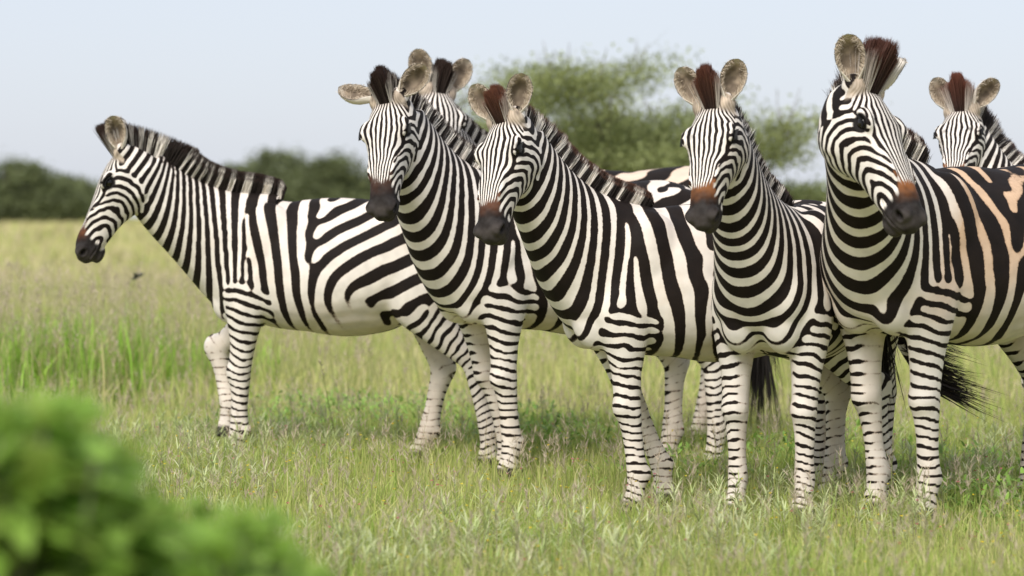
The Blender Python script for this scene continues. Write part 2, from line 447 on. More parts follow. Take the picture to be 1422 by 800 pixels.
    dq = np.hypot((ts - .458) * .62, (us + .066) * 1.12)
    gq = np.linspace(0, .9, 200); lq = np.interp(gq, [0, .05, .12, .9], [.034, .032, .024, .023]) * p.get('lamcheek', 1)
    ph_s = np.interp(dq, gq, np.concatenate([[0], np.cumsum(np.diff(gq) / lq[1:])])) + .3
    wf = np.maximum(smooth01(1.12, .92, np.abs(hl) / fw), smooth01(.36, .30, ht) * smooth01(.0, .035, hu)) * smooth01(-.03, .0, hu)
    wq = vnoise(P, 20, seed + 9) * .26 + vnoise(P, 45, seed + 10) * .10
    uf = np.cos(2 * math.pi * (ph_f + wq)); us_ = np.cos(2 * math.pi * (ph_s + wq))
    uh = uf * wf + us_ * (1 - wf)
    u0 = u0 * (1 - headw) + uh * headw
    lamh = np.where(wf > .5, np.clip(fw / p.get('facen', 4.0), .012, .024), np.interp(dq, gq, lq))
    lam = lam * (1 - headw) + lamh * headw
    bias = bias * (1 - headw) + (.0 + .25 * smooth01(.10, .30, ht) * smooth01(-.12, -.2, hu)) * headw
    # wavelength follows the true spacing of the painted phase
    ph_all = phb
    dphi = (ph_all[nb] - ph_all[:, None]); dl = np.linalg.norm(P[nb] - P[:, None, :], axis=2) + 1e-6
    use = (dl > 1e-4)
    g2 = 2 * ((dphi / dl) ** 2 * use).sum(1) / np.maximum(use.sum(1), 1)
    lam_t = np.clip(1 / np.sqrt(g2 + 1e-6), .044, .135)
    for k in range(40): lam_t = lam_t + .6 * ((lam_t[nb].sum(1) - (nb.shape[1] - cnt) * lam_t) / cnt - lam_t)
    wt = (1 - legmask) * (1 - headw)
    bias = bias + p.get('bodybias', 0) * smooth01(.75, .95, Z) * wt * (1 - neckw)
    lam = lam * (1 - wt) + lam_t * wt
    bias = bias + smooth01(.20, .03, np.hypot(X - xp - .05, Z - zp + .06)) * (1 - legmask) * .9
    # relaxation (difference of smoothings + saturation)
    hh = (dl * use).sum(1) / np.maximum(use.sum(1), 1)
    n2 = 34; n1 = int(round(n2 / 2.56))
    al = np.clip(2 * (.28 * lam) ** 2 / (hh ** 2 * n2), .02, .9)
    nbf = nb
    ic = 1.0 / cnt
    pad = nb.shape[1] - cnt
    def avg(x): return (x[nbf].sum(1) - pad * x) * ic
    x = u0.copy(); keep = p.get('keep', .45); x0_ = x.copy()
    for it in range(p.get('iters', 5)):
        y = x; g1 = None
        for k in range(n2):
            y = y + al * (avg(y) - y)
            if k == n1 - 1: g1 = y
        r = (g1 - y)
        x = np.tanh(5.5 * r + keep * u0 * .55)
    for k in range(3): x = x + np.minimum(al * 2, .5) * (avg(x) - x)
    hk = headw * (wf * .85 + (1 - wf) * .45)
    x = x * (1 - hk) + x0_ * hk
    st = x - bias
    # ---- forced patches
    mid_line = smooth01(.034, .018, np.abs(Y)) * (Z < .80) * (X > -.32) * (X < .40) * smooth01(.3, .8, -Nn[:, 2])
    st = np.maximum(st, mid_line * 1.2 - .4 * (1 - mid_line) - 5 * (mid_line < .05))
    spine = smooth01(.030, .012, np.abs(Y)) * (Z > 1.1) * (X < .34) * (X > -.72)
    st = np.maximum(st, np.where(spine > .3, .5, -9))
    # skin: muzzle, eyes, nostrils, hooves
    skin = np.zeros(n); sc = np.zeros((n, 3))
    dark = np.array([.018, .015, .014]); brown = np.array(p.get('nosecol', (.16, .060, .026)))
    nz = vnoise(P, 30, seed + 20) * .022 + vnoise(P, 70, seed + 22) * .014 - .05 * smooth01(.020, .045, np.abs(hl)) * smooth01(.0, .03, hu) + .02
    edge = np.interp(hu, [-.12, -.06, .0, .035], [.82, .79, .75, .71]) + nz
    mz = smooth01(edge - .020, edge + .020, ht + .016 * np.clip(st, -1, 1)) * (headw > .3)
    bl = smooth01(.90, .73, ht + .4 * np.abs(hl) + .02 * vnoise(P, 40, seed + 26)) * smooth01(-.03, .012, hu) * np.clip(1 - .5 * vnoise(P, 50, seed + 25), 0, 1)
    col = dark[None] * (1 - bl[:, None]) + brown[None] * bl[:, None]
    grey = smooth01(.84, .95, ht) * (.5 + .5 * vnoise(P, 35, seed + 23)) * .8 + smooth01(.80, .9, ht) * smooth01(-.06, -.09, hu) * .4
    nos = np.exp(-((np.hypot((ht - .935) * HEADL * .75, (hu + .032)) ** 2 + (np.abs(hl) - .060) ** 2) / .014 ** 2))
    col = col * (1 - nos[:, None] * .8); grey = grey * (1 - nos) + .5 * np.exp(-((ht - .97) / .03) ** 2) * (1 - nos)
    col = col + np.clip(grey, 0, 1)[:, None] * np.array([.048, .041, .038]) + vnoise(P, 90, seed + 21)[:, None] * .008
    skin = np.maximum(skin, mz); sc = sc * (1 - mz[:, None]) + col * mz[:, None]
    for sd in (1, -1):
        e = np.array([.315 * HEADL, .024, .094 * sd])
        de = np.hypot((ts - e[0]) / 1.15, (hu - e[1]) / 1.1) + 9 * (np.sign(hl) != sd)
        em = smooth01(.033, .026, de) * (headw > .3)
        skin = np.maximum(skin, em); sc = sc * (1 - em[:, None]) + np.array([.014, .012, .011]) * em[:, None]
    er = smooth01(.14, .09, ht) * smooth01(.032, .048, np.abs(hl)) * smooth01(-.02, .02, hu) * (headw > .3) * .85
    skin = np.maximum(skin, er); sc = sc * (1 - er[:, None]) + np.array([.52, .42, .32]) * (1 + .5 * vnoise(P, 50, seed + 40))[:, None] * er[:, None]
    hoof = np.zeros(n)
    for L in lay['legs']:
        d = np.linalg.norm(P - (L[-1, :3] + [0, 0, .02]), axis=1)
        hoof = np.maximum(hoof, (d < .11) * smooth01(.062, .052, Z - L[-1, 2]))
    skin = np.maximum(skin, hoof); sc = sc * (1 - hoof[:, None]) + np.array([.035, .030, .026]) * hoof[:, None]
    # fur tint of the light hair
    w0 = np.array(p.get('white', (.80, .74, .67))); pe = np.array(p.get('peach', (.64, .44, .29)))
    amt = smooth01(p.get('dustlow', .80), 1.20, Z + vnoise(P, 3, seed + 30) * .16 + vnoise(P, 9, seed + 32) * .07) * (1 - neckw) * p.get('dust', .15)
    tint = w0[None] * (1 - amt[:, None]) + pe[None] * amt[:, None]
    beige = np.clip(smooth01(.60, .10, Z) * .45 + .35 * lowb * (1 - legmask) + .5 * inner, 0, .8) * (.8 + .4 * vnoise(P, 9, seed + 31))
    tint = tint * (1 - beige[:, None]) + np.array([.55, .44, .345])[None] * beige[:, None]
    tint *= (1 + .06 * vnoise(P, 40, seed + 33))[:, None]
    # brown wash on the forehead
    fh = smooth01(.16, .05, ht) * smooth01(.3, .7, Nn @ u) * headw * .5
    tint = tint * (1 - fh[:, None]) + np.array([.30, .17, .10])[None] * fh[:, None]
    return st, skin, np.clip(sc, .004, 1), tint, dict(ht=ht, hu=hu, hl=hl, headw=headw, s=s)
def vertex_normals(me):
    n = len(me.vertices); a = np.empty(n * 3, np.float32)
    me.vertex_normals.foreach_get('vector', a)
    return a.reshape(-1, 3).astype(float)

def ear_shell(base, axis, opening, length, width, nu=16, nv=22):
    """cupped ear: outer and inner shell; returns verts, faces, per-vertex (inner flag, rim 0-1, tip 0-1)"""
    axis = unit(axis); op = unit(np.asarray(opening) - axis * np.dot(opening, axis)); sd = np.cross(axis, op)
    prof = np.array([(0, .40), (.12, .58), (.3, .86), (.5, 1.0), (.68, .97), (.82, .82), (.92, .58), (.975, .32), (1, .05)])
    V, info, F = [], [], []
    for layer in (0, 1):
        for i in range(nu + 1):
            t = i / nu; t = 1 - (1 - t) ** 1.25
            w = np.interp(t, prof[:, 0], prof[:, 1]) * width / 2
            A = math.radians(np.interp(t, [0, .15, .4, .8, 1], [165, 140, 104, 84, 70]))
            for j in range(nv + 1):
                th = -A + 2 * A * j / nv
                r = w if A > math.pi / 2 else w / math.sin(A)
                r = r - (.0035 + .003 * (1 - t)) * layer * (1 if 0 < j < nv else .3)
                c = base + axis * t * length - op * (.012 * math.sin(math.pi * t))
                V.append(c + sd * r * math.sin(th) - op * (r * math.cos(th) * .80 - w * .15))
                info.append((layer, abs(th) / A, t))
    st = (nu + 1) * (nv + 1)
    for layer in (0, 1):
        for i in range(nu):
            for j in range(nv):
                a = layer * st + i * (nv + 1) + j
                q = (a, a + 1, a + nv + 2, a + nv + 1)
                F.append(q if layer else q[::-1])
    for i in range(nu):
        for j in (0, nv):
            a = i * (nv + 1) + j; b = a + st; q = (a, a + nv + 1, b + nv + 1, b)
            F.append(q if j else q[::-1])
    return np.array(V), F, np.array(info)

class Blades:
    """thin tapered hair / grass blades gathered into one mesh with a colour per vertex"""
    def __init__(s): s.V = []; s.F = []; s.Cc = []; s.n = 0
    def add(s, base, tip, bend, width, side, c0, c1, mid=.55, c_mid=None):
        """all arrays (n,3); width (n,), 3 rows of two points, the tip is one point"""
        n = len(base); m = base * (1 - mid) + tip * mid + bend
        W = (side * width[:, None]) / 2
        V = np.stack([base - W, base + W, m - W * .8, m + W * .8, tip], 1).reshape(-1, 3)
        k = np.arange(n)[:, None] * 5 + s.n
        s.F.append((np.hstack([k, k + 1, k + 3, k + 2]), np.hstack([k + 2, k + 3, k + 4])))
        if c_mid is None: c_mid = c0 * (1 - mid) + c1 * mid
        s.Cc.append(np.stack([c0, c0, c_mid, c_mid, c1], 1).reshape(-1, 3))
        s.V.append(V); s.n += n * 5
    def mesh(s, name):
        return fast_mesh(name, np.vstack(s.V), [f for q in s.F for f in q], np.vstack(s.Cc))

def fast_mesh(name, V, flist, col=None):
    me = bpy.data.meshes.new(name)
    me.vertices.add(len(V)); me.vertices.foreach_set('co', V.astype(np.float32).ravel())
    tot = np.concatenate([np.full(len(f), f.shape[1], np.int32) for f in flist])
    loops = np.concatenate([f.ravel() for f in flist]).astype(np.int32)
    me.loops.add(len(loops)); me.loops.foreach_set('vertex_index', loops)
    me.polygons.add(len(tot)); me.polygons.foreach_set('loop_start', np.concatenate([[0], np.cumsum(tot)[:-1]]).astype(np.int32))
    me.update(calc_edges=True)
    if col is not None: set_col(me, 'col', col)
    return me

def set_col(me, name, col):
    a = me.attributes.new(name, 'FLOAT_COLOR', 'POINT')
    a.data.foreach_set('color', np.hstack([col, np.ones((len(col), 1))]).astype(np.float32).ravel())
def set_f(me, name, x):
    a = me.attributes.new(name, 'FLOAT', 'POINT'); a.data.foreach_set('value', np.asarray(x, np.float32))

def build_zebra(p):
    """returns the Empty that parents body, mane, two eyes and the tail tuft"""
    rng = np.random.RandomState(p.get('seed', 1) + 100)
    lay = make_layout(p)
    me = build_body_mesh(p, lay)
    O, h, u, l = lay['O'], lay['h'], lay['u'], lay['l']
    # finer mesh on the head
    co, e = mesh_arrays(me); q = co - O
    inhead = (q @ h > -.03) & (q @ h < .7) & (np.abs(q @ l) < .15) & (q @ u > -.24) & (q @ u < .12)
    bm = bmesh.new(); bm.from_mesh(me); bm.edges.ensure_lookup_table()
    m = inhead[e].all(1)
    bmesh.ops.subdivide_edges(bm, edges=[bm.edges[i] for i in np.nonzero(m)[0]], cuts=1, use_grid_fill=True)
    bm.to_mesh(me); bm.free()
    co, e = mesh_arrays(me); n = len(co); nb, cnt = neighbours(n, e)
    pad = (nb.shape[1] - cnt)[:, None]; ic = (1 / cnt)[:, None]
    q = co - O; hh = (q @ h > -.03) & (q @ h < .7) & (np.abs(q @ l) < .15) & (q @ u > -.24) & (q @ u < .12)
    lo = np.where(hh, .35, .6)[:, None]
    for it in range(14):
        co = co + lo * ((co[nb].sum(1) - pad * co) * ic - co)
    # small relief: eye socket, nostrils, mouth line, creases
    q = co - O; ts, hu, hl = q @ h, q @ u, q @ l
    disp = np.zeros((n, 3))
    for sd in (1, -1):
        dn = np.linalg.norm(np.stack([(ts - .935 * HEADL) * .75, (hu + .032) * 1.1, hl - .061 * sd], 1), axis=1)
        disp -= (l * sd * .6 + h * .5)[None] * (.026 * np.exp(-(dn / .011) ** 2))[:, None]
        disp += (l * sd * .8)[None] * (.006 * np.exp(-((dn - .022) / .009) ** 2))[:, None]
        de = np.hypot((ts - .315 * HEADL) / 1.3, hu - .024) + 9 * (np.sign(hl) != sd)
        disp -= (l * sd)[None] * (.010 * np.exp(-(de / .016) ** 2))[:, None]
        disp += (l * sd)[None] * (.007 * np.exp(-((de - .030) / .010) ** 2) * smooth01(.015, .035, hu))[:, None]
        mo = np.abs(hu - np.interp(ts / HEADL, [.74, .86, 1], [-.068, -.078, -.070]))
        disp -= (l * sd)[None] * (.006 * np.exp(-(mo / .005) ** 2) * (ts > .74 * HEADL) * (np.sign(hl) == sd))[:, None]
    co = co + disp
    me.vertices.foreach_set('co', co.astype(np.float32).ravel()); me.update()
    Nn = vertex_normals(me)
    # gentle skin relief so the coat is not glassy
    co = co + Nn * (vnoise(co, 6, 3) * .0038 + vnoise(co, 24, 4) * .0010)[:, None]
    st, skin, sc, tint, inf = paint(p, lay, co, Nn, nb, cnt)
    # ears join the body mesh
    nf = len(me.polygons)
    parts = []
    for sd, key in ((1, 'earL'), (-1, 'earR')):
        ea = p.get(key, {})
        ax = ea.get('axis', (-.66, .66, .36)); op = ea.get('open', (.55, .45, .55))
        axis = h * ax[0] + u * ax[1] + l * ax[2] * sd; opn = h * op[0] + u * op[1] + l * op[2] * sd
        base = O + h * .012 + u * .048 + l * .060 * sd
        parts.append(ear_shell(base, axis, opn, p.get('earlen', .170), p.get('earw', .108)))
    oc, of = [co], []
    stl, skl, scl, til = [st], [skin], [sc], [tint]
    ofs = n
    for V, F, info in parts:
        lyr, rim, t = info.T
        c = np.where(lyr[:, None] > .5, np.array([.60, .48, .35])[None], np.array([.70, .64, .55])[None])
        nzv = vnoise(V, 60, 7)
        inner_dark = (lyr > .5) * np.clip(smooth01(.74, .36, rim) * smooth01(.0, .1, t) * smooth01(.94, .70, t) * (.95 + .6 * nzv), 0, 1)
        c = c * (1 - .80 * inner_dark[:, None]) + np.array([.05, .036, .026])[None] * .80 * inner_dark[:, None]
        rim_pale = np.maximum(smooth01(.60, .92, rim), smooth01(.82, .97, t)) * (lyr > .5) * .85  # pale hair along the inner rim and tip of the ear
        c = c * (1 - rim_pale[:, None]) + np.array([.74, .68, .58])[None] * rim_pale[:, None]
        out = (lyr < .5)
        tipd = 0 * t
        tipd = np.maximum(tipd, out * smooth01(.80, .88, t + .03 * nzv) * smooth01(1.0, .96, t) * .8)
        edge_d = out * smooth01(.88, .97, rim) * smooth01(.35, .5, t)
        tipd = np.maximum(tipd, edge_d)
        c = c * (1 - tipd[:, None]) + np.array([.02, .016, .014])[None] * tipd[:, None]
        ol = smooth01(.955, .985, rim) * smooth01(.25, .4, t) * .9
        c = c * (1 - ol[:, None]) + np.array([.03, .024, .02])[None] * ol[:, None]
        c = c * (1 + .12 * nzv[:, None])
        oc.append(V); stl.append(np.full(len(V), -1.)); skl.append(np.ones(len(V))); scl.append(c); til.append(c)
        of += [tuple(i + ofs for i in f) for f in F]; ofs += len(V)
    # rebuild one mesh: remeshed faces plus the ears
    tot = np.empty(nf, np.int32); me.polygons.foreach_get('loop_total', tot)
    li = np.empty(len(me.loops), np.int32); me.loops.foreach_get('vertex_index', li)
    start = np.concatenate([[0], np.cumsum(tot)[:-1]])
    fl = []
    for kk in np.unique(tot):
        idx = start[tot == kk]; fl.append(np.stack([li[idx + j] for j in range(kk)], 1))
    fl.append(np.array(of))
    bpy.data.meshes.remove(me)
    me = fast_mesh('zebra_body', np.vstack(oc), fl)
    me.polygons.foreach_set('use_smooth', np.ones(len(me.polygons), bool))
    set_f(me, 'stripe', np.concatenate(stl)); set_f(me, 'skin', np.concatenate(skl))
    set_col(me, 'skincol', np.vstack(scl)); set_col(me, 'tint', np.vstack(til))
    me.materials.append(MAT['coat'])
    root = bpy.data.objects.new('zebra', None); bpy.context.scene.collection.objects.link(root)
    root.empty_display_size = .3
    def child(name, mesh):
        ob = bpy.data.objects.new(name, mesh); bpy.context.scene.collection.objects.link(ob); ob.parent = root; return ob
    child('body', me)
    # ---- mane: follows the crest from the withers to the forelock
    C, D, HD = lay['C'], lay['D'], lay['HD']; nt = lay['nt']
    crest = [C[k] + D[k] * HD[k] for k in range(nt, len(C) - 2)]
    dirs = [D[k] + .25 * lay['N'][k] for k in range(nt, len(C) - 2)]
    for t, uu in ((-.01, .045), (.05, .056), (.10, .063)):
        crest.append(O + h * t * HEADL + u * uu); dirs.append(unit(u * (.78) - h * (.75 - t * 3)))
    crest, dirs = np.array(crest), np.array(dirs)
    X = catmull(np.hstack([crest, dirs]), 220)
    nh = p.get('hairs', 30000)
    a = rng.uniform(0, 1, nh); ii = (a * 219).astype(int)
    c, d = X[ii, :3] + (X[np.minimum(ii + 1, 219), :3] - X[ii, :3]) * rng.uniform(0, 1, (nh, 1)), X[ii, 3:]
    d = d / np.linalg.norm(d, axis=1, keepdims=True)
    tg = np.gradient(X[:, :3], axis=0)[ii]; tg /= np.linalg.norm(tg, axis=1, keepdims=True) + 1e-9
    sdv = np.cross(d, tg)
    off = rng.normal(0, 1, nh) * np.interp(a, [0, .75, .9], [1, 1, p.get('spread', 1.0)])
    ml = p.get('manelen', 1.0)
    hl_ = np.interp(a, [0, .04, .2, .6, .85, 1], [.035, .058, .080, .092, .115, .145]) * ml
    base = c + sdv * (off * .010)[:, None] - d * .022
    clump = vnoise(c, 40, 11) * .08
    dirv = d + sdv * (off * .075 + clump)[:, None] + tg * (rng.normal(0, .05, nh) + vnoise(c, 25, 12) * .05)[:, None]
    dirv /= np.linalg.norm(dirv, axis=1, keepdims=True)
    ln = (hl_ * (.93 + .10 * rng.uniform(0, 1, nh) + .035 * rng.normal(0, 1, nh)) + .022) * np.where(np.abs(off) > 1.2, .82, 1)
    tip = base + dirv * ln[:, None]
    # colour: the stripe of the nearest crest skin continues up the hair, dark tips
    body_v = co; top = np.nonzero(st > -9)[0]
    from mathutils.kdtree import KDTree
    lateral = np.ones(n, bool)
    dd, _ = nearest_on_poly(body_v, X[::4, :3]); sel = np.nonzero((dd < .05))[0]
    kd = KDTree(len(sel))
    for k, i in enumerate(sel): kd.insert(body_v[i], k)
    kd.balance()
    crs = np.cross(X[:, 3:], np.gradient(X[:, :3], axis=0)); crs /= np.linalg.norm(crs, axis=1, keepdims=True) + 1e-9
    gp_, gm_ = [np.array([st[sel[kd.find(Vector(c0 + k * s0 * .020 - d0 * .01))[1]]] for c0, s0, d0 in zip(X[:, :3], crs, X[:, 3:])]) for k in (1, -1)]
    stx = None
    dk = gp_[ii] > -.05
    dkc = np.array(p.get('manedark', (.026, .019, .016))); tipc = np.array(p.get('manetip', (.045, .026, .020)))
    lt = np.array([.86, .80, .71])
    headpart = smooth01(.80, .87, a)[:, None]
    c0 = np.where(dk[:, None], dkc, lt); c0 = c0 * (1 - headpart) + np.where((np.abs(off) > 2.1)[:, None], lt * .8, dkc) * headpart
    hi = rng.uniform(.85, 1.15, (nh, 1))
    cm = np.where((rng.uniform(0, 1, nh) < .93)[:, None], c0, dkc); c1 = tipc * (1 - headpart) + np.array(p.get('tufttip', tipc)) * headpart
    cm = cm * (1 - headpart * .6) + c1 * headpart * .6
    B = Blades()
    rv = rng.normal(0, 1, (nh, 3)); sd_ = np.cross(dirv, rv); sd_ /= np.linalg.norm(sd_, axis=1, keepdims=True)
    B.add(base, tip, sdv * (rng.normal(0, .004, nh))[:, None], np.full(nh, .0030), sd_, np.clip(c0 * hi, 0, 1), c1 * hi, .80, cm * hi)
    mm = B.mesh('zebra_mane'); mm.materials.append(MAT['hair']); child('mane', mm)
    # ---- pale hair inside the ears
    B = Blades()
    for V, F, info in parts:
        lyr, rim, t = info.T; k = np.nonzero((lyr > .5) & (rim > .5) & (t < .93) & (t > .03))[0]
        if not len(k): continue
        k = k[rng.randint(0, len(k), 900)]; cen = V[(lyr > .5)].mean(0); tip_ = V[np.argmax(t)]
        bs = V[k] + rng.normal(0, .003, (900, 3)); dv = (cen - bs) * .5 + (tip_ - cen) * rng.uniform(.1, .5, (900, 1)) + rng.normal(0, .008, (900, 3))
        dv /= np.linalg.norm(dv, axis=1, keepdims=True); tp = bs + dv * rng.uniform(.008, .024, (900, 1))
        cc = np.array([.62, .52, .40]) * rng.uniform(.7, 1.1, (900, 1)) * (.6 + .4 * rim[k])[:, None]
        sd_ = np.cross(dv, rng.normal(0, 1, (900, 3))); sd_ /= np.linalg.norm(sd_, axis=1, keepdims=True)
        B.add(bs, tp, np.zeros((900, 3)), np.full(900, .0017), sd_, cc, cc)
    fm = B.mesh('ear_fur'); fm.materials.append(MAT['hair']); child('ear_fur', fm)
    # ---- eyes
    for sd in (1, -1):
        c = O + h * .315 * HEADL + u * .024 + l * sd * p.get('eyeout', .0885)
        b2 = bmesh.new(); bmesh.ops.create_uvsphere(b2, u_segments=20, v_segments=12, radius=.0215)
        em = bpy.data.meshes.new('eyeball'); b2.to_mesh(em); b2.free()
        em.polygons.foreach_set('use_smooth', np.ones(len(em.polygons), bool)); em.materials.append(MAT['eye'])
        eo = child('eye', em); eo.location = c
        # upper lid with lashes is part of the eye
        Bl = Blades(); k = 46; aa = np.linspace(-1.15, 1.15, k)
        bs = c + np.outer(np.sin(aa) * .024, h) + np.outer(np.cos(aa) * .013, u) + l * sd * .016
        tp = bs + np.outer(np.sin(aa) * .006, h) + l * sd * .018 - u * .002
        dkk = np.full((k, 3), .012)
        Bl.add(bs, tp, np.tile(u * .003, (k, 1)), np.full(k, .0035), np.tile(h, (k, 1)), dkk, dkk)
        lm = Bl.mesh('lashes'); lm.materials.append(MAT['hair']); child('eyelashes', lm)
    # ---- tail tuft
    te = lay['tailend']; nh = 650
    bs = te[rng.randint(0, len(te), nh)] + rng.normal(0, .008, (nh, 3))
    td = unit(np.asarray(p.get('tuft', te[-1] - te[0] + np.array([0, 0, -.05]))))
    dv = td + rng.normal(0, .13, (nh, 3)); dv[:, 2] -= .05
    ln = rng.uniform(.16, .34, nh) * p.get('tuftlen', 1)
    tp = bs + dv * ln[:, None]; tp[:, 2] -= ln * ln * .45
    B = Blades(); cc = np.tile(np.array([[.018, .014, .012]]), (nh, 1)) * rng.uniform(.7, 1.6, (nh, 1))
    sd_ = np.cross(dv, rng.normal(0, 1, (nh, 3))); sd_ /= np.linalg.norm(sd_, axis=1, keepdims=True)
    B.add(bs, tp, np.zeros((nh, 3)), np.full(nh, .005), sd_, cc, cc)
    tm = B.mesh('tuft'); tm.materials.append(MAT['hair']); child('tail_tuft', tm)
    return root, lay
# ------------------------------------------------------------------ ground and grass
RNG = np.random.RandomState(7)
def make_ground():
    m, nt, b = new_mat('savanna_soil'); L = nt.links.new
    tc = node(nt, 'ShaderNodeTexCoord')
    def noise(scale, det, sx=1.):
        mp = node(nt, 'ShaderNodeMapping'); mp.inputs['Scale'].default_value = (sx, 1, 1); L(tc.outputs['Object'], mp.inputs['Vector'])
        n = node(nt, 'ShaderNodeTexNoise'); n.inputs['Scale'].default_value = scale; n.inputs['Detail'].default_value = det
        L(mp.outputs[0], n.inputs['Vector']); return n
    n1, n2, n3 = noise(.05, 4), noise(.35, 5), noise(9, 4)
    r1 = node(nt, 'ShaderNodeValToRGB'); e = r1.color_ramp.elements
    e[0].position = .32; e[0].color = (.22, .23, .075, 1); e[1].position = .68; e[1].color = (.39, .335, .16, 1)
    k = r1.color_ramp.elements.new(.5); k.color = (.31, .285, .115, 1)
    L(n1.outputs['Fac'], r1.inputs['Fac'])
    r2 = node(nt, 'ShaderNodeValToRGB'); e = r2.color_ramp.elements
    e[0].position = .35; e[0].color = (.16, .205, .045, 1); e[1].position = .7; e[1].color = (.38, .33, .16, 1)
    L(n2.outputs['Fac'], r2.inputs['Fac'])
    mx = node(nt, 'ShaderNodeMix', data_type='RGBA'); mx.inputs['Factor'].default_value = .5
    L(r1.outputs['Color'], mx.inputs['A']); L(r2.outputs['Color'], mx.inputs['B'])
    my = node(nt, 'ShaderNodeMix', data_type='RGBA', blend_type='MULTIPLY'); my.inputs['Factor'].default_value = 1
    mr = node(nt, 'ShaderNodeMapRange'); mr.inputs['To Min'].default_value = .6; mr.inputs['To Max'].default_value = 1.3
    L(n3.outputs['Fac'], mr.inputs['Value']); L(mx.outputs['Result'], my.inputs['A']); L(mr.outputs[0], my.inputs['B'])
    L(my.outputs['Result'], b.inputs['Base Color']); b.inputs['Roughness'].default_value = 1; b.inputs['Specular IOR Level'].default_value = 0
    xs = np.concatenate([-np.geomspace(1500, 30, 12), np.linspace(-26, 26, 53), np.geomspace(30, 1500, 12)])
    ys = np.concatenate([np.linspace(-30, 0, 7), np.linspace(2, 60, 59), np.geomspace(64, 2600, 26)])
    X, Y = np.meshgrid(xs, ys); Z = .03 * np.sin(X * .7 + 1) * np.sin(Y * .53) * (np.hypot(X, Y) < 60) * 0
    V = np.stack([X, Y, Z], 2).reshape(-1, 3); nx = len(xs)
    i, j = np.meshgrid(np.arange(len(ys) - 1), np.arange(nx - 1), indexing='ij'); a = (i * nx + j).ravel()
    o = link('ground', fast_mesh('ground', V, [np.stack([a, a + 1, a + nx + 1, a + nx], 1)]), m); tag(o, kind='structure')

GREEN = np.array([(.16, .28, .035), (.25, .38, .06), (.38, .46, .11), (.50, .51, .18), (.60, .53, .28), (.52, .43, .30)])
def patch(P2, f, seed):
    return vnoise(np.hstack([P2, np.zeros((len(P2), 1))]), f, seed)
def scatter(y0, y1, n, edge=1.0, bx=0):
    """uniform points over the wedge of ground the lens sees, with a margin each side"""
    y = np.sqrt(RNG.uniform(y0 ** 2, y1 ** 2, n)); half = 711 / FPX * y + edge
    return np.stack([RNG.uniform(-1, 1, n) * half + bx, y], 1)
def grass_layer(B, P2, hmin, hmax, w, mixc, lean=.35, patchiness=.55, seed=3):
    n = len(P2)
    g = patch(P2, .55, seed) * .6 + patch(P2, 1.7, seed + 1) * .4
    keep = RNG.uniform(-1, 1, n) * (1 - patchiness) < g * patchiness + .42
    P2, g = P2[keep], g[keep]; n = len(P2)
    hgt = RNG.uniform(0, 1, n) ** 1.8 * (hmax - hmin) + hmin; hgt *= (1 + .45 * g)
    base = np.hstack([P2, np.full((n, 1), -.01)])
    az = RNG.uniform(0, 2 * math.pi, n); ln = RNG.gamma(2, lean / 2, n) * hgt
    tip = base + np.stack([np.cos(az) * ln, np.sin(az) * ln, hgt], 1)
    bend = np.stack([np.cos(az) * -ln * .22, np.sin(az) * -ln * .22, hgt * .06], 1)
    sa = RNG.uniform(0, math.pi, n); side = np.stack([np.cos(sa), np.sin(sa) * .5, np.zeros(n)], 1)
    pal = np.clip(mixc + g * -.9 + RNG.normal(0, .75, n), 0, 4.99)
    i = pal.astype(int); f = (pal - i)[:, None]; c1 = GREEN[i] * (1 - f) + GREEN[np.minimum(i + 1, 5)] * f
    c1 = c1 * RNG.uniform(.8, 1.2, (n, 1))
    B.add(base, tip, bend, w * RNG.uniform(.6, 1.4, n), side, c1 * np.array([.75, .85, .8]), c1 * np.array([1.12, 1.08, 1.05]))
def seed_stalks(B, P2, h0, h1, w):
    n = len(P2); hgt = RNG.uniform(h0, h1, n); base = np.hstack([P2, np.zeros((n, 1))]); az = RNG.uniform(0, 6.283, n); ln = hgt * RNG.uniform(.05, .3, n)
    tip = base + np.stack([np.cos(az) * ln, np.sin(az) * ln, hgt], 1)
    c = np.array([.36, .34, .15]) * RNG.uniform(.8, 1.2, (n, 1))
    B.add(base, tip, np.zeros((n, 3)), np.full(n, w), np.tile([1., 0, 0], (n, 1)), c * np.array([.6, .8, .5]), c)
    # feathery mauve seed heads
    k = 9
    b2 = np.repeat(tip, k, 0) - np.repeat((tip - base), k, 0) * RNG.uniform(0, .30, (n * k, 1))
    d = RNG.normal(0, 1, (n * k, 3)); d[:, 2] = np.abs(d[:, 2]) + .6; d /= np.linalg.norm(d, axis=1, keepdims=True)
    t2 = b2 + d * RNG.uniform(.02, .05, (n * k, 1))
    c = np.array([.50, .41, .31]) * RNG.uniform(.75, 1.25, (n * k, 1))
    B.add(b2, t2, np.zeros((n * k, 3)), np.full(n * k, w * .9), np.tile([1., 0, 0], (n * k, 1)), c, c)
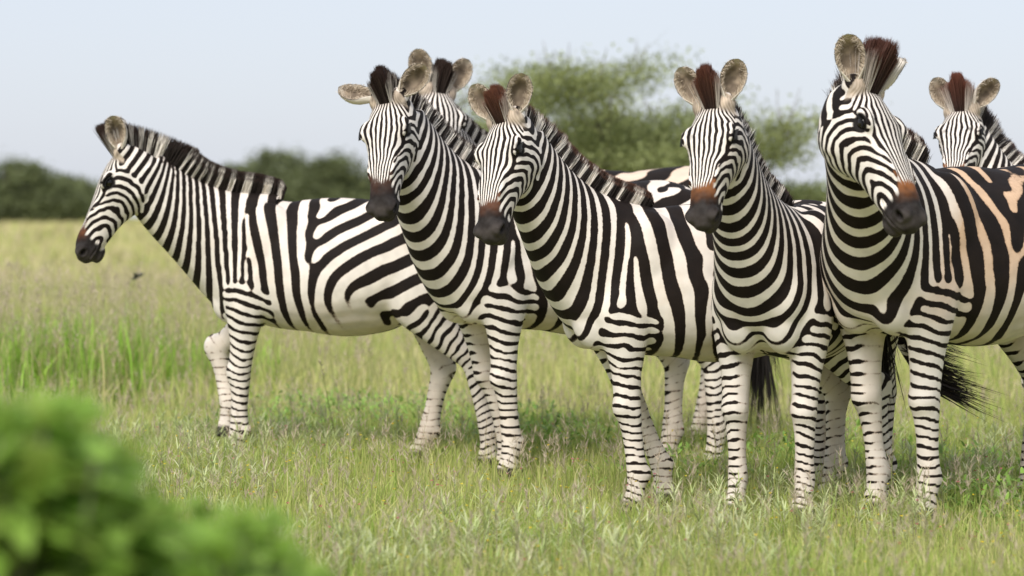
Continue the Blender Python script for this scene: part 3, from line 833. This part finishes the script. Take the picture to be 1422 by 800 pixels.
def make_grass():
    B = Blades()
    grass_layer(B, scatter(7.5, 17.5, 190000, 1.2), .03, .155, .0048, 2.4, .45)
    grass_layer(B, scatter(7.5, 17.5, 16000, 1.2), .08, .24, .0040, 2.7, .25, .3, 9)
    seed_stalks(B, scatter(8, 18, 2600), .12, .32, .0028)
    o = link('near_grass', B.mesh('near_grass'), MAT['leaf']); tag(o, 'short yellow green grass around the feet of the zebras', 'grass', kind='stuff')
    B = Blades()
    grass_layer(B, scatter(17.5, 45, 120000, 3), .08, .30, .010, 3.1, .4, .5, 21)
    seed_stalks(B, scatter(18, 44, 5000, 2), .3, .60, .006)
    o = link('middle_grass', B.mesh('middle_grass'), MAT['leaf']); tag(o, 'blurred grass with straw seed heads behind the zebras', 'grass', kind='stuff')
    B = Blades()
    grass_layer(B, scatter(45, 120, 50000, 6), .14, .45, .05, 3.8, .4, .4, 31)
    grass_layer(B, scatter(120, 345, 60000, 10), .25, .85, .14, 3.9, .4, .4, 31)
    o = link('far_grass', B.mesh('far_grass'), MAT['leaf']); tag(o, 'pale grass plain reaching the far bushes', 'grass', kind='stuff')
    # a stand of tall fresh grass on the left
    B = Blades(); n = 9000
    grp = [(40, 19.5, .36, .62), (150, 20.5, .30, .52), (95, 22, .5, .60), (-40, 20, .5, .55), (235, 21.5, .35, .34), (-150, 21, .6, .5)]
    P2, hs = [], []
    for px, yy, sg, hh in grp:
        c0 = at(px, 540, yy); k = 1300; P2.append(np.stack([c0[0] + RNG.normal(0, sg, k), yy + RNG.normal(0, .6, k)], 1)); hs.append(RNG.uniform(.35, 1.05, k) * hh)
    P2 = np.vstack(P2); hgt = np.concatenate(hs) * (.85 + .3 * patch(P2, 2.2, 91)); n = len(P2)
    base = np.hstack([P2, np.zeros((n, 1))]); az = RNG.uniform(0, 6.283, n); ln = hgt * RNG.gamma(2, .17, n)
    tip = base + np.stack([np.cos(az) * ln, np.sin(az) * ln, hgt], 1)
    dry = (RNG.uniform(0, 1, (n, 1)) < .22)
    c = np.where(dry, np.array([.46, .42, .20]), np.array([.24, .43, .05])) * RNG.uniform(.65, 1.4, (n, 1)) + np.array([.12, .08, .03]) * RNG.uniform(0, 1, (n, 1)) ** 2
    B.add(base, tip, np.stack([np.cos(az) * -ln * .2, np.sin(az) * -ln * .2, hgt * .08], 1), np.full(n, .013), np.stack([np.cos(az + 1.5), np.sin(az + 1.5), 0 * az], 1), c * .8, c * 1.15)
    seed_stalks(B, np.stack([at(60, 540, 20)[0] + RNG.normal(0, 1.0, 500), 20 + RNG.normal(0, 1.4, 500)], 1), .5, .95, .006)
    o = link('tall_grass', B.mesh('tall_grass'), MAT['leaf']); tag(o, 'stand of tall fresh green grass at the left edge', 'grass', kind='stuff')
def leaf_blades(B, base, d, ln, w, droop, col, c1=None):
    """lance leaves: base points, unit directions, lengths"""
    n = len(base); tip = base + d * ln[:, None]; tip[:, 2] -= droop * ln
    side = np.cross(d, np.array([0, 0, 1.])); side /= np.linalg.norm(side, axis=1, keepdims=True) + 1e-6
    B.add(base, tip, np.stack([0 * ln, 0 * ln, droop * ln * .35], 1), w * np.ones(n), side, col, col if c1 is None else c1, .5)
def make_herbs():
    """pale silver-green herbs with narrow leaves, broad green weeds, tiny flowers"""
    B = Blades()
    P2 = scatter(9.2, 15.6, 4600, .6); g = patch(P2, .8, 44) + patch(P2, .3, 45) * .8
    P2 = P2[g > RNG.uniform(-.45, .8, len(P2))][:1500]
    for x, y in P2:
        hgt = RNG.uniform(.06, .21); k = int(10 + hgt * 60); az = RNG.uniform(0, 6.283, k); tt = RNG.uniform(.15, 1, k)
        lean = RNG.normal(0, .12, 2); pale = RNG.uniform(0, 1)
        base = np.stack([x + lean[0] * hgt * tt, y + lean[1] * hgt * tt, hgt * tt], 1)
        el = np.interp(tt, [0, 1], [.1, 1.0]) + RNG.normal(0, .15, k)
        d = np.stack([np.cos(az) * np.cos(el), np.sin(az) * np.cos(el), np.sin(el)], 1)
        c = np.array([.50, .54, .26]) * (1 - pale) + np.array([.72, .69, .46]) * pale
        c = c * RNG.uniform(.75, 1.15, (k, 1)) + np.array([0, .02, -.02]) * RNG.uniform(0, 1)
        leaf_blades(B, base, d, RNG.uniform(.05, .11, k), .0058, .25, c * np.array([.85, .95, .8]), c)
        s0 = np.array([[x, y, 0.]]); s1 = np.array([[x + lean[0] * hgt, y + lean[1] * hgt, hgt]])
        cs = np.array([[.33, .30, .18]]); B.add(s0, s1, np.zeros((1, 3)), np.array([.006]), np.array([[1., 0, 0]]), cs, cs)
    o = link('pale_herbs', B.mesh('pale_herbs'), MAT['leaf']); tag(o, 'pale silver green herbs with narrow leaves among the grass', 'herbs', kind='stuff')
    B = Blades()
    spots = [(1395, 668, 11.9, .45, 260), (1330, 640, 13.4, .5, 160), (780, 600, 15.0, .55, 260), (740, 585, 16.2, .6, 220), (520, 590, 16.6, .9, 380), (430, 570, 17.4, .9, 300), (590, 560, 17.6, .9, 300),
             (660, 610, 15.6, .5, 160), (1180, 625, 14.8, .5, 200), (350, 610, 15.8, .6, 160), (930, 655, 13.3, .4, 120), (1090, 640, 14, .5, 140)]
    for px, py, dd, sp, k in spots:
        c0 = at(px, py, dd); k *= 2
        xy = RNG.normal(0, 1, (k, 2)) * np.array([sp * .5, sp * .7]); hh = RNG.uniform(.03, .20, k) * np.exp(-(xy ** 2).sum(1) / sp ** 2)
        base = np.stack([c0[0] + xy[:, 0], dd + xy[:, 1], hh], 1); az = RNG.uniform(0, 6.283, k); el = RNG.uniform(-.2, 1.1, k)
        d = np.stack([np.cos(az) * np.cos(el), np.sin(az) * np.cos(el), np.sin(el)], 1)
        c = np.array([.22, .36, .07]) * RNG.uniform(.7, 1.7, (k, 1))
        leaf_blades(B, base, d, RNG.uniform(.04, .10, k), .017, .3, c * .9, c * 1.1)
    o = link('green_weeds', B.mesh('green_weeds'), MAT['leaf']); tag(o, 'low patches of fresh green broad leaved weeds', 'weeds', kind='stuff')
    B = Blades(); P2 = scatter(9, 15, 900, .5); n = len(P2); hh = RNG.uniform(.06, .22, n)
    base = np.hstack([P2, hh[:, None]]); cols = np.array([(.75, .58, .03), (.75, .58, .03), (.72, .60, .08), (.60, .16, .20)])[RNG.randint(0, 4, n)]
    for q in range(4):
        az = RNG.uniform(0, 6.283, n); d = np.stack([np.cos(az), np.sin(az), np.full(n, .5)], 1)
        B.add(base, base + d * .009, np.zeros((n, 3)), np.full(n, .008), np.stack([-np.sin(az), np.cos(az), 0 * az], 1), cols, cols)
    o = link('tiny_flowers', B.mesh('tiny_flowers'), MAT['leaf']); tag(o, 'tiny yellow and pink flowers dotted through the grass', 'flowers', kind='stuff')

# ------------------------------------------------------------------ trees and shrubs
def tube_mesh(name, paths, m=7):
    """paths: list of (k,4) arrays x,y,z,r -> one mesh of tapered limbs"""
    S = Soup()
    for Pth in paths:
        Pth = np.asarray(Pth); tg = np.gradient(Pth[:, :3], axis=0); R = []
        for k in range(len(Pth)):
            t = unit(tg[k]); a = unit(np.cross(t, [.31, .9, .2])); b = np.cross(t, a)
            R.append(ring(Pth[k, :3], a, b, Pth[k, 3], Pth[k, 3], m))
        S.rings(R)
    me = S.mesh(name); n = len(me.vertices); co, _ = mesh_arrays(me)
    set_col(me, 'col', np.array([.15, .125, .10])[None] * (1 + .35 * vnoise(co, 6, 3))[:, None])
    me.polygons.foreach_set('use_smooth', np.ones(len(me.polygons), bool))
    return me
def leaf_cloud(B, ctr, nrm_up, size, col, rng, flat=1.0):
    """one short leaf per centre with a random facing"""
    n = len(ctr); d = rng.normal(0, 1, (n, 3)); d[:, 2] = d[:, 2] * flat + nrm_up; d /= np.linalg.norm(d, axis=1, keepdims=True)
    sd = np.cross(d, rng.normal(0, 1, (n, 3))); sd /= np.linalg.norm(sd, axis=1, keepdims=True)
    ln = size * rng.uniform(.6, 1.3, n)
    B.add(ctr, ctr + d * ln[:, None], np.zeros((n, 3)), ln * .55, sd, col, col, .5)
def make_acacia(x, y, hgt, rad, seed=3):
    k_ = hgt / 4.8
    rng = np.random.RandomState(seed)
    root = bpy.data.objects.new('acacia_tree', None); scene.collection.objects.link(root); root.location = (x, y, 0)
    tag(root, 'wide flat crowned green acacia tree standing blurred behind the zebras', 'tree')
    paths, tips = [], []
    def limb(p, d, ln, r, depth):
        k = 7; pts = [np.append(p, r)]; q = np.array(p, float); dd = np.array(d, float)
        for i in range(1, k):
            dd = unit(dd + rng.normal(0, .10, 3) + np.array([0, 0, -.03 if depth > 1 else .02])); q = q + dd * ln / (k - 1)
            pts.append(np.append(q, r * (1 - .55 * i / (k - 1))))
            if depth >= 2: tips.append((q.copy(), depth))
        paths.append(np.array(pts))
        if depth < 4:
            for j in range(rng.randint(2, 5) if depth else 8):
                az = rng.uniform(0, 6.283); f = rng.uniform(.45, 1)
                at_ = pts[int(f * (k - 1))]
                nd = unit(dd * .55 + np.array([math.cos(az), math.sin(az), rng.uniform(-.22, .42)]) * (.85 if depth else .95))
                limb(at_[:3], nd, ln * rng.uniform(.55, .8) if depth else rad * .55 * rng.uniform(.8, 1.2), at_[3] * .62, depth + 1)
    limb((0, 0, -.1), (.05, 0, 1), hgt * .38, .17 * k_, 0)
    link('trunk', tube_mesh('trunk', paths), MAT['bark'], root)
    T = np.array([t for t, d in tips]); T[:, 2] = np.where(T[:, 2] > hgt * .82, hgt * .82 + (T[:, 2] - hgt * .82) * .45, T[:, 2]); T = T[T[:, 2] < hgt]
    # thin twigs stand above the crown
    per = 72; n = len(T)
    keepc = rng.uniform(0, 1, n) < .8
    ctr = np.repeat(T[keepc], per, 0); ctr = ctr + rng.normal(0, 1, ctr.shape) * np.array([.33, .33, .13]) * k_
    cl = np.repeat(rng.uniform(.65, 1.45, keepc.sum()), per)
    col = np.array([.25, .29, .12])[None] * (cl * rng.uniform(.75, 1.25, len(ctr)))[:, None] + np.array([.03, .02, .0]) * rng.uniform(0, 1, (len(ctr), 1))
    # bare twigs stand out above the crown
    top = T[T[:, 2] > np.percentile(T[:, 2], 78)]
    for k in range(46):
        a0 = top[rng.randint(len(top))] - [0, 0, .05]; d = unit(np.array([rng.normal(0, .35), rng.normal(0, .35), 1])); L_ = rng.uniform(.25, .75) * k_
        link('twig', tube_mesh('twig', [np.array([np.append(a0, .009), np.append(a0 + d * L_ * .5 + rng.normal(0, .015, 3), .006), np.append(a0 + d * L_, .003)])], 5), MAT['bark'], root)
    B = Blades(); leaf_cloud(B, ctr, .3, .045, col, rng); link('crown', B.mesh('crown'), MAT['leaf'], root)
    return root
def make_bush(name, label, x, y, lobes, hcol, seed, group=None, leaf=.22, per=1500):
    """lobes: (dx, dz, radius x, radius z) ellipsoids that carry leaf clumps; stems from the ground"""
    rng = np.random.RandomState(seed)
    root = bpy.data.objects.new(name, None); scene.collection.objects.link(root); root.location = (x, y, 0)
    tag(root, label, 'bush', group)
    B = Blades(); paths = []
    for dx, dz, rx, rz in lobes:
        nc = 110; d = rng.normal(0, 1, (nc, 3)); d /= np.linalg.norm(d, axis=1, keepdims=True)
        rr = rng.uniform(.55, 1.06, nc)[:, None]
        cc = np.array([dx, 0, dz]) + d * rr * np.array([rx, rx * .8, rz]); cc[:, 2] = np.maximum(cc[:, 2], .15)
        k = max(6, per // nc); cs = np.repeat(cc, k, 0) + rng.normal(0, 1, (nc * k, 3)) * np.array([rx, rx, rz]) * .13
        cs[:, 2] = np.maximum(cs[:, 2], .05)
        col = np.array(hcol)[None] * np.repeat(rng.uniform(.7, 1.4, nc), k)[:, None] * rng.uniform(.8, 1.2, (nc * k, 1))
        leaf_cloud(B, cs, .2, leaf, col, rng)
        for j in range(3):
            t = np.linspace(0, 1, 6)[:, None]; e = np.array([dx + rng.normal(0, rx * .4), rng.normal(0, rx * .3), dz + rz * .4])
            s = np.array([dx * .05 + rng.normal(0, .04), 0, -.05]); P = s + (e - s) * t + np.sin(t * 3) * rng.normal(0, .08, 3)
            paths.append(np.hstack([P, .14 * (1 - .7 * t)]))
    link('crown', B.mesh('crown'), MAT['leaf'], root); link('trunk', tube_mesh('trunk', paths, 6), MAT['bark'], root)
    return root
def make_leafy_shrub():
    """out-of-focus leafy shrub close to the lens, lower left"""
    rng = np.random.RandomState(12); D = 4.2
    root = bpy.data.objects.new('leafy_shrub', None); scene.collection.objects.link(root); c = at(60, 800, D); root.location = (c[0], D, 0)
    tag(root, 'bright green leafy shrub close to the lens at the lower left', 'shrub')
    V, F, Cc, paths = [], [], [], []; n0 = 0
    tops = []
    for k in range(125):
        px = rng.uniform(-160, 470); lim = np.interp(px, [-160, 0, 90, 150, 200, 240, 330, 400, 470], [560, 552, 556, 590, 690, 725, 722, 745, 800]); py = lim + 16 * math.sin(px * .045 + 1) + 12 * math.sin(px * .11) + rng.uniform(0, 55) + rng.exponential(25) - (rng.uniform(10, 34) if k % 9 == 0 else 0)
        dd = D + rng.uniform(-.45, .5); q = at(px, py, dd); tops.append(q)
    for q in tops:
        s = np.array([c[0] + (q[0] - c[0]) * .55 + rng.normal(0, .04), D + (q[1] - D) * .5, 0]); t = np.linspace(0, 1, 9)[:, None]
        mid = rng.normal(0, .03, 3) * np.array([1, 1, 0]); P = s + (q - s) * t + np.sin(t * math.pi) * mid
        paths.append(np.hstack([P - [c[0], D, 0], .0055 * (1 - .6 * t)]))
        nl = 46
        for j in range(nl):
            f = 1 - rng.uniform(0, 1) ** 1.5 * .55; b = s + (q - s) * f + np.sin(f * math.pi) * mid
            az = rng.uniform(0, 6.283); el = rng.uniform(-.3, 1.0) if f < .97 else rng.uniform(.3, 1.4)
            d = np.array([math.cos(az) * math.cos(el), math.sin(az) * math.cos(el), math.sin(el)]); ln = rng.uniform(.055, .10) * (1.1 - .3 * (f > .95)); w = ln * rng.uniform(.42, .56)
            sd = unit(np.cross(d, [0, 0, 1.]) + rng.normal(0, .2, 3)); nn = np.cross(sd, d)
            tt = np.array([0, .12, .3, .52, .75, .92, 1]); ww = np.array([.05, .5, .92, 1, .72, .34, .02]) * w / 2
            cen = b + np.outer(tt * ln, d) - np.array([0, 0, 1]) * (tt ** 2 * ln * .35)[:, None]
            fold = nn * 1.0
            A = cen - np.outer(ww, sd) + np.outer(ww * .35, fold); Bq = cen + np.outer(ww, sd) + np.outer(ww * .35, fold)
            V.append(np.stack([A, cen, Bq], 1).reshape(-1, 3)); base = n0 + np.arange(6) * 3
            for off in (0, 1): F.append(np.stack([base + off, base + off + 1, base + off + 4, base + off + 3], 1))
            n0 += 21; g = rng.uniform(.65, 1.35)
            Cc.append(np.tile(np.array([.27, .44, .078]) * g + np.array([.12, .09, .03]) * rng.uniform(0, 1) ** 2, (21, 1)))
    me = fast_mesh('foliage', np.vstack(V) - [c[0], D, 0], [np.vstack(F)], np.vstack(Cc)); link('foliage', me, MAT['shrub_leaf'], root)
    st = tube_mesh('stem', paths, 6); set_c = st.attributes['col']
    link('stem', st, MAT['bark'], root)
# ------------------------------------------------------------------ assembly
make_materials()
make_ground()
# far thicket on the plain, each bush a thing
for i, (px, py, Y, w, g) in enumerate([(-60, 232, 150, 3.4, 0), (30, 218, 150, 3.0, 1), (95, 240, 155, 2.6, 2), (330, 225, 150, 3.2, 3), (395, 204, 152, 3.6, 4), (465, 212, 149, 3.2, 5),
                                    (545, 226, 156, 3.4, 6), (640, 240, 165, 3.6, 7), (1085, 254, 230, 5.5, 8), (1180, 262, 235, 5.0, 9), (1420, 250, 232, 6, 10)]):
    if Y < 200: Y *= 2.15; w *= 2.15
    x, _, z = at(px, py + 6, Y); r = np.random.RandomState(50 + i)
    lob = [(0, z * .55, w * .75, z * .45), (-w * .6, z * .42, w * .55, z * .38), (w * .6, z * .40, w * .6, z * .40), (w * .15, z * .3, w * .9, z * .33), (r.normal(0, .5), z * .72, w * .4, z * .27)]
    lbl = ['dark round bush at the far left edge of the plain', 'tallest dark bush of the left thicket', 'low dark bush sloping down left of the profile zebra', 'dark bush just above the neck of the leftmost zebra',
           'high crowned dark bush above the back of the leftmost zebra', 'dark bush left of the second zebra head', 'bush behind the second zebra from the left', 'low bush hidden behind the middle zebras',
           'faint distant bush between the two zebras on the right', 'faint distant bush behind the neck of the rightmost front zebra', 'faint distant bush at the right edge of the plain'][i]
    make_bush('thicket_bush', lbl, x, Y, lob, (.145, .170, .075) if Y < 400 and i < 8 else (.075, .10, .045), 70 + i, 'far bushes on the plain', .42, 3000)
t = at(885, 300, 34); make_acacia(t[0], 34, 3.35, 3.9)
make_grass(); make_herbs(); make_leafy_shrub()
def make_bird():
    c = at(191, 384, 21.0); root = bpy.data.objects.new('small_bird', None); scene.collection.objects.link(root); root.location = c
    tag(root, 'tiny dark bird flying low over the grass in front of the leftmost zebra', 'bird')
    S = Soup(); R = []
    for x, r in ((-.05, .003), (-.035, .010), (-.01, .015), (.015, .014), (.03, .011), (.04, .010), (.05, .004), (.058, .001)):
        R.append(ring((x, 0, -.25 * x), (0, 1, 0), (0, 0, 1), r, r, 10))
    S.rings(R); b = S.mesh('body'); set_col(b, 'col', np.full((len(b.vertices), 3), .06)); link('body', b, MAT['bark'], root)
    for sd in (1, -1):
        V = np.array([(.018, .008, .004), (-.022, .008, .003), (.010, .050, .026), (-.022, .050, .022), (-.014, .085, .020)]) * [1, sd, 1]
        V = np.vstack([V, V - [0, 0, .003]]); F = [(0, 1, 3, 2), (2, 3, 4), (7, 8, 6, 5), (9, 8, 7), (0, 2, 7, 5), (2, 4, 9, 7), (4, 3, 8, 9), (3, 1, 6, 8), (1, 0, 5, 6)]
        w = bpy.data.meshes.new('wing'); w.from_pydata(V.tolist(), [], F); set_col(w, 'col', np.full((10, 3), .09)); link('wing', w, MAT['bark'], root)
    root.rotation_euler = (0, .15, 2.8)
make_bird()

DEBUG = False
def place(name_label, foot, Y, yaw, S, poll, nose, psign=-1, neck_l=.70, **p):
    a = math.radians(yaw); R = np.array([[math.cos(a), -math.sin(a), 0], [math.sin(a), math.cos(a), 0], [0, 0, 1]])
    f = pose_leg(FRONT, 1, front=True, **p.get('FL', {}))[-1, :3]
    fw = np.array([(foot - 711) / FPX * Y, Y, 0]); root = fw - R @ (f * S) * np.array([1, 1, 0])
    NB = root + R @ (np.array([.50, 0, 1.10]) * S)
    def solve(px, py, c, ln, sgn):
        v = np.array([(px - 711) / FPX, 1, (HOR - py) / FPX]); o = np.array([0, 0, CAMZ]) - c
        A, Bq, Cq = v @ v, v @ o, o @ o - ln * ln; D = Bq * Bq - A * Cq
        d = (-Bq + sgn * math.sqrt(max(D, 0))) / A; return np.array([0, 0, CAMZ]) + v * d, D
    Ow, D1 = solve(*poll, NB, neck_l * S, psign)
    Nw, D2 = solve(*nose, Ow, HEADL * S, p.pop('nsign', -1))
    if D1 < 0 or D2 < 0: print('reach', name_label[:30], D1, D2)
    O = R.T @ (Ow - root) / S; h = R.T @ (Nw - Ow)
    l_ = unit(np.cross([0, 0, 1], h)); u_ = unit(np.cross(h, l_)); rr_ = math.radians(p.get('roll', 0)); l_, u_ = l_ * math.cos(rr_) + u_ * math.sin(rr_), u_ * math.cos(rr_) - l_ * math.sin(rr_)
    look = R.T @ unit(np.array([0, 0, CAMZ]) - Ow); look = np.array([look @ unit(h), look @ u_, look @ l_])      # an alert animal points its ears at what it watches
    for key, sd in (('earL', 1), ('earR', -1)):
        if key not in p: p[key] = dict(axis=(-.70, .60, .40), open=look * [1, 1, sd] * .8 + np.array([.2, .2, .30]))
        p[key] = dict(p[key])
    if DEBUG:
        for key, base, sd, fr in (('FL', FRONT, 1, True), ('FR', FRONT, -1, True), ('HL', HIND, 1, False), ('HR', HIND, -1, False)):
            q = root + R @ (pose_leg(base, sd, front=fr, **p.get(key, {}))[-1, :3] * S); k = root + R @ (pose_leg(base, sd, front=fr, **p.get(key, {}))[7, :3] * S)
            print('FOOT', name_label[:14], key, [round(711 + FPX * w[0] / w[1]) for w in (k, q)], [round(HOR - FPX * (w[2] - CAMZ) / w[1]) for w in (k, q)], round(q[1], 2))
        print('HEAD', name_label[:14], 'poll', (root + R @ (O * S))[:3].round(2), 'h', (Nw - Ow).round(2))
    z, lay = build_zebra(dict(poll=O, hdir=h, **p))
    z.location = root; z.rotation_euler = (0, 0, a); z.scale = (S, S, S)
    tag(z, name_label, 'zebra', 'zebras standing together on the plain')
    return z
ZEBRAS = [
 dict(name_label='leftmost zebra standing in full profile facing left', foot=318, Y=14.4, yaw=167, S=1.03, poll=(181, 212), nose=(100, 358), seed=3, neck=1.12, neck_l=.69, lam=.97, bias=-.06,
      FL=dict(hip=.05), FR=dict(hip=.72, mid=-.90, lift=True), HL=dict(hip=-.28, mid=-.02), HR=dict(hip=.26, mid=-.10), manelen=1.15, earL=dict(axis=(-.68, .66, .16), open=(.25, .35, .9)), earR=dict(axis=(-.80, .5, .22), open=(.3, .4, .8))),
 dict(name_label='second zebra from the left with ears held out sideways and a nearly black muzzle', foot=703, Y=13.5, yaw=206, S=1.08, poll=(545, 140), nose=(525, 296), seed=5, bias=-.16, lam=1.15, neck=1.14,
      FL=dict(hip=-.10), FR=dict(hip=-.28), HR=dict(hip=-.02), HL=dict(hip=-.12), roll=14, earL=dict(axis=(-.50, .40, .85), open=(.15, .55, .50)), earR=dict(axis=(-.35, .35, 1.0), open=(-.3, .6, .3)), nosecol=(.06, .03, .02)),
 dict(name_label='third zebra with reddish mane looking left in front of the acacia', foot=878, Y=12.0, yaw=193, S=1.0, poll=(710, 168), nose=(671, 327), seed=8, bias=-.20, lam=1.22, neck=1.05, FL=dict(hip=-.12), FR=dict(hip=-.42), HR=dict(hip=-.05), HL=dict(hip=-.22), roll=17,
      manetip=(.11, .045, .025), tufttip=(.16, .06, .035), nosecol=(.13, .055, .03)),
 dict(name_label='fourth zebra facing the camera with a tall upright tuft between its ears', foot=1112, Y=11.72, yaw=244, S=1.0, poll=(997, 150), nose=(970, 307), seed=13, roll=11, bias=-.12, manelen=1.15, manetip=(.06, .03, .022), tufttip=(.13, .048, .03), nosecol=(.22, .085, .03),
      lam=1.05,
      tail=[(-.70, 0, 1.19), (-.765, .01, 1.13), (-.80, .05, .95), (-.82, .12, .72), (-.84, .24, .50)], tuft=(-.1, .9, -.2)),
 dict(name_label='front zebra on the right with peach tinted back and head turned right', foot=1281, Y=11.6, yaw=222, S=1.12, poll=(1187, 128), nose=(1280, 308), seed=21, roll=-14, bias=-.22, bodybias=-.42, lam=1.25, lamrump=1.2, neck=1.1, dust=1.0, dustlow=.55, FL=dict(hip=-.05), FR=dict(hip=-.14), spread=1.3,
      manelen=1.3, manetip=(.07, .03, .02), tufttip=(.10, .04, .028), nosecol=(.26, .10, .035), earL=dict(axis=(-.62, .50, .78), open=(.1, .1, 1))),
 dict(name_label='zebra peering over the back of the peach tinted zebra at the right edge', foot=1474, Y=13.6, yaw=200, S=1.0, poll=(1338, 158), nose=(1322, 268), seed=34, roll=6, spread=1.4, manelen=1.25, manetip=(.08, .035, .03), tufttip=(.16, .055, .035), nosecol=(.2, .08, .03), earL=dict(axis=(-.50, .50, .75), open=(.55, .35, .6))),
 dict(name_label='zebra mostly hidden behind the second zebra with only its ears and brow showing', foot=690, Y=15.1, yaw=186, S=1.15, poll=(602, 131), nose=(626, 258), tail=[(-.70, 0, 1.19), (-.765, 0, 1.13), (-.80, 0, .95), (-.80, 0, .75), (-.79, 0, .58)], tuftlen=1.4, seed=55, roll=-14, neck_l=.72, dust=.6, bias=-.2, HL=dict(hip=-.05), HR=dict(hip=.05)),
]
for kw in ZEBRAS:
    kw = dict(kw)
    place(**kw)
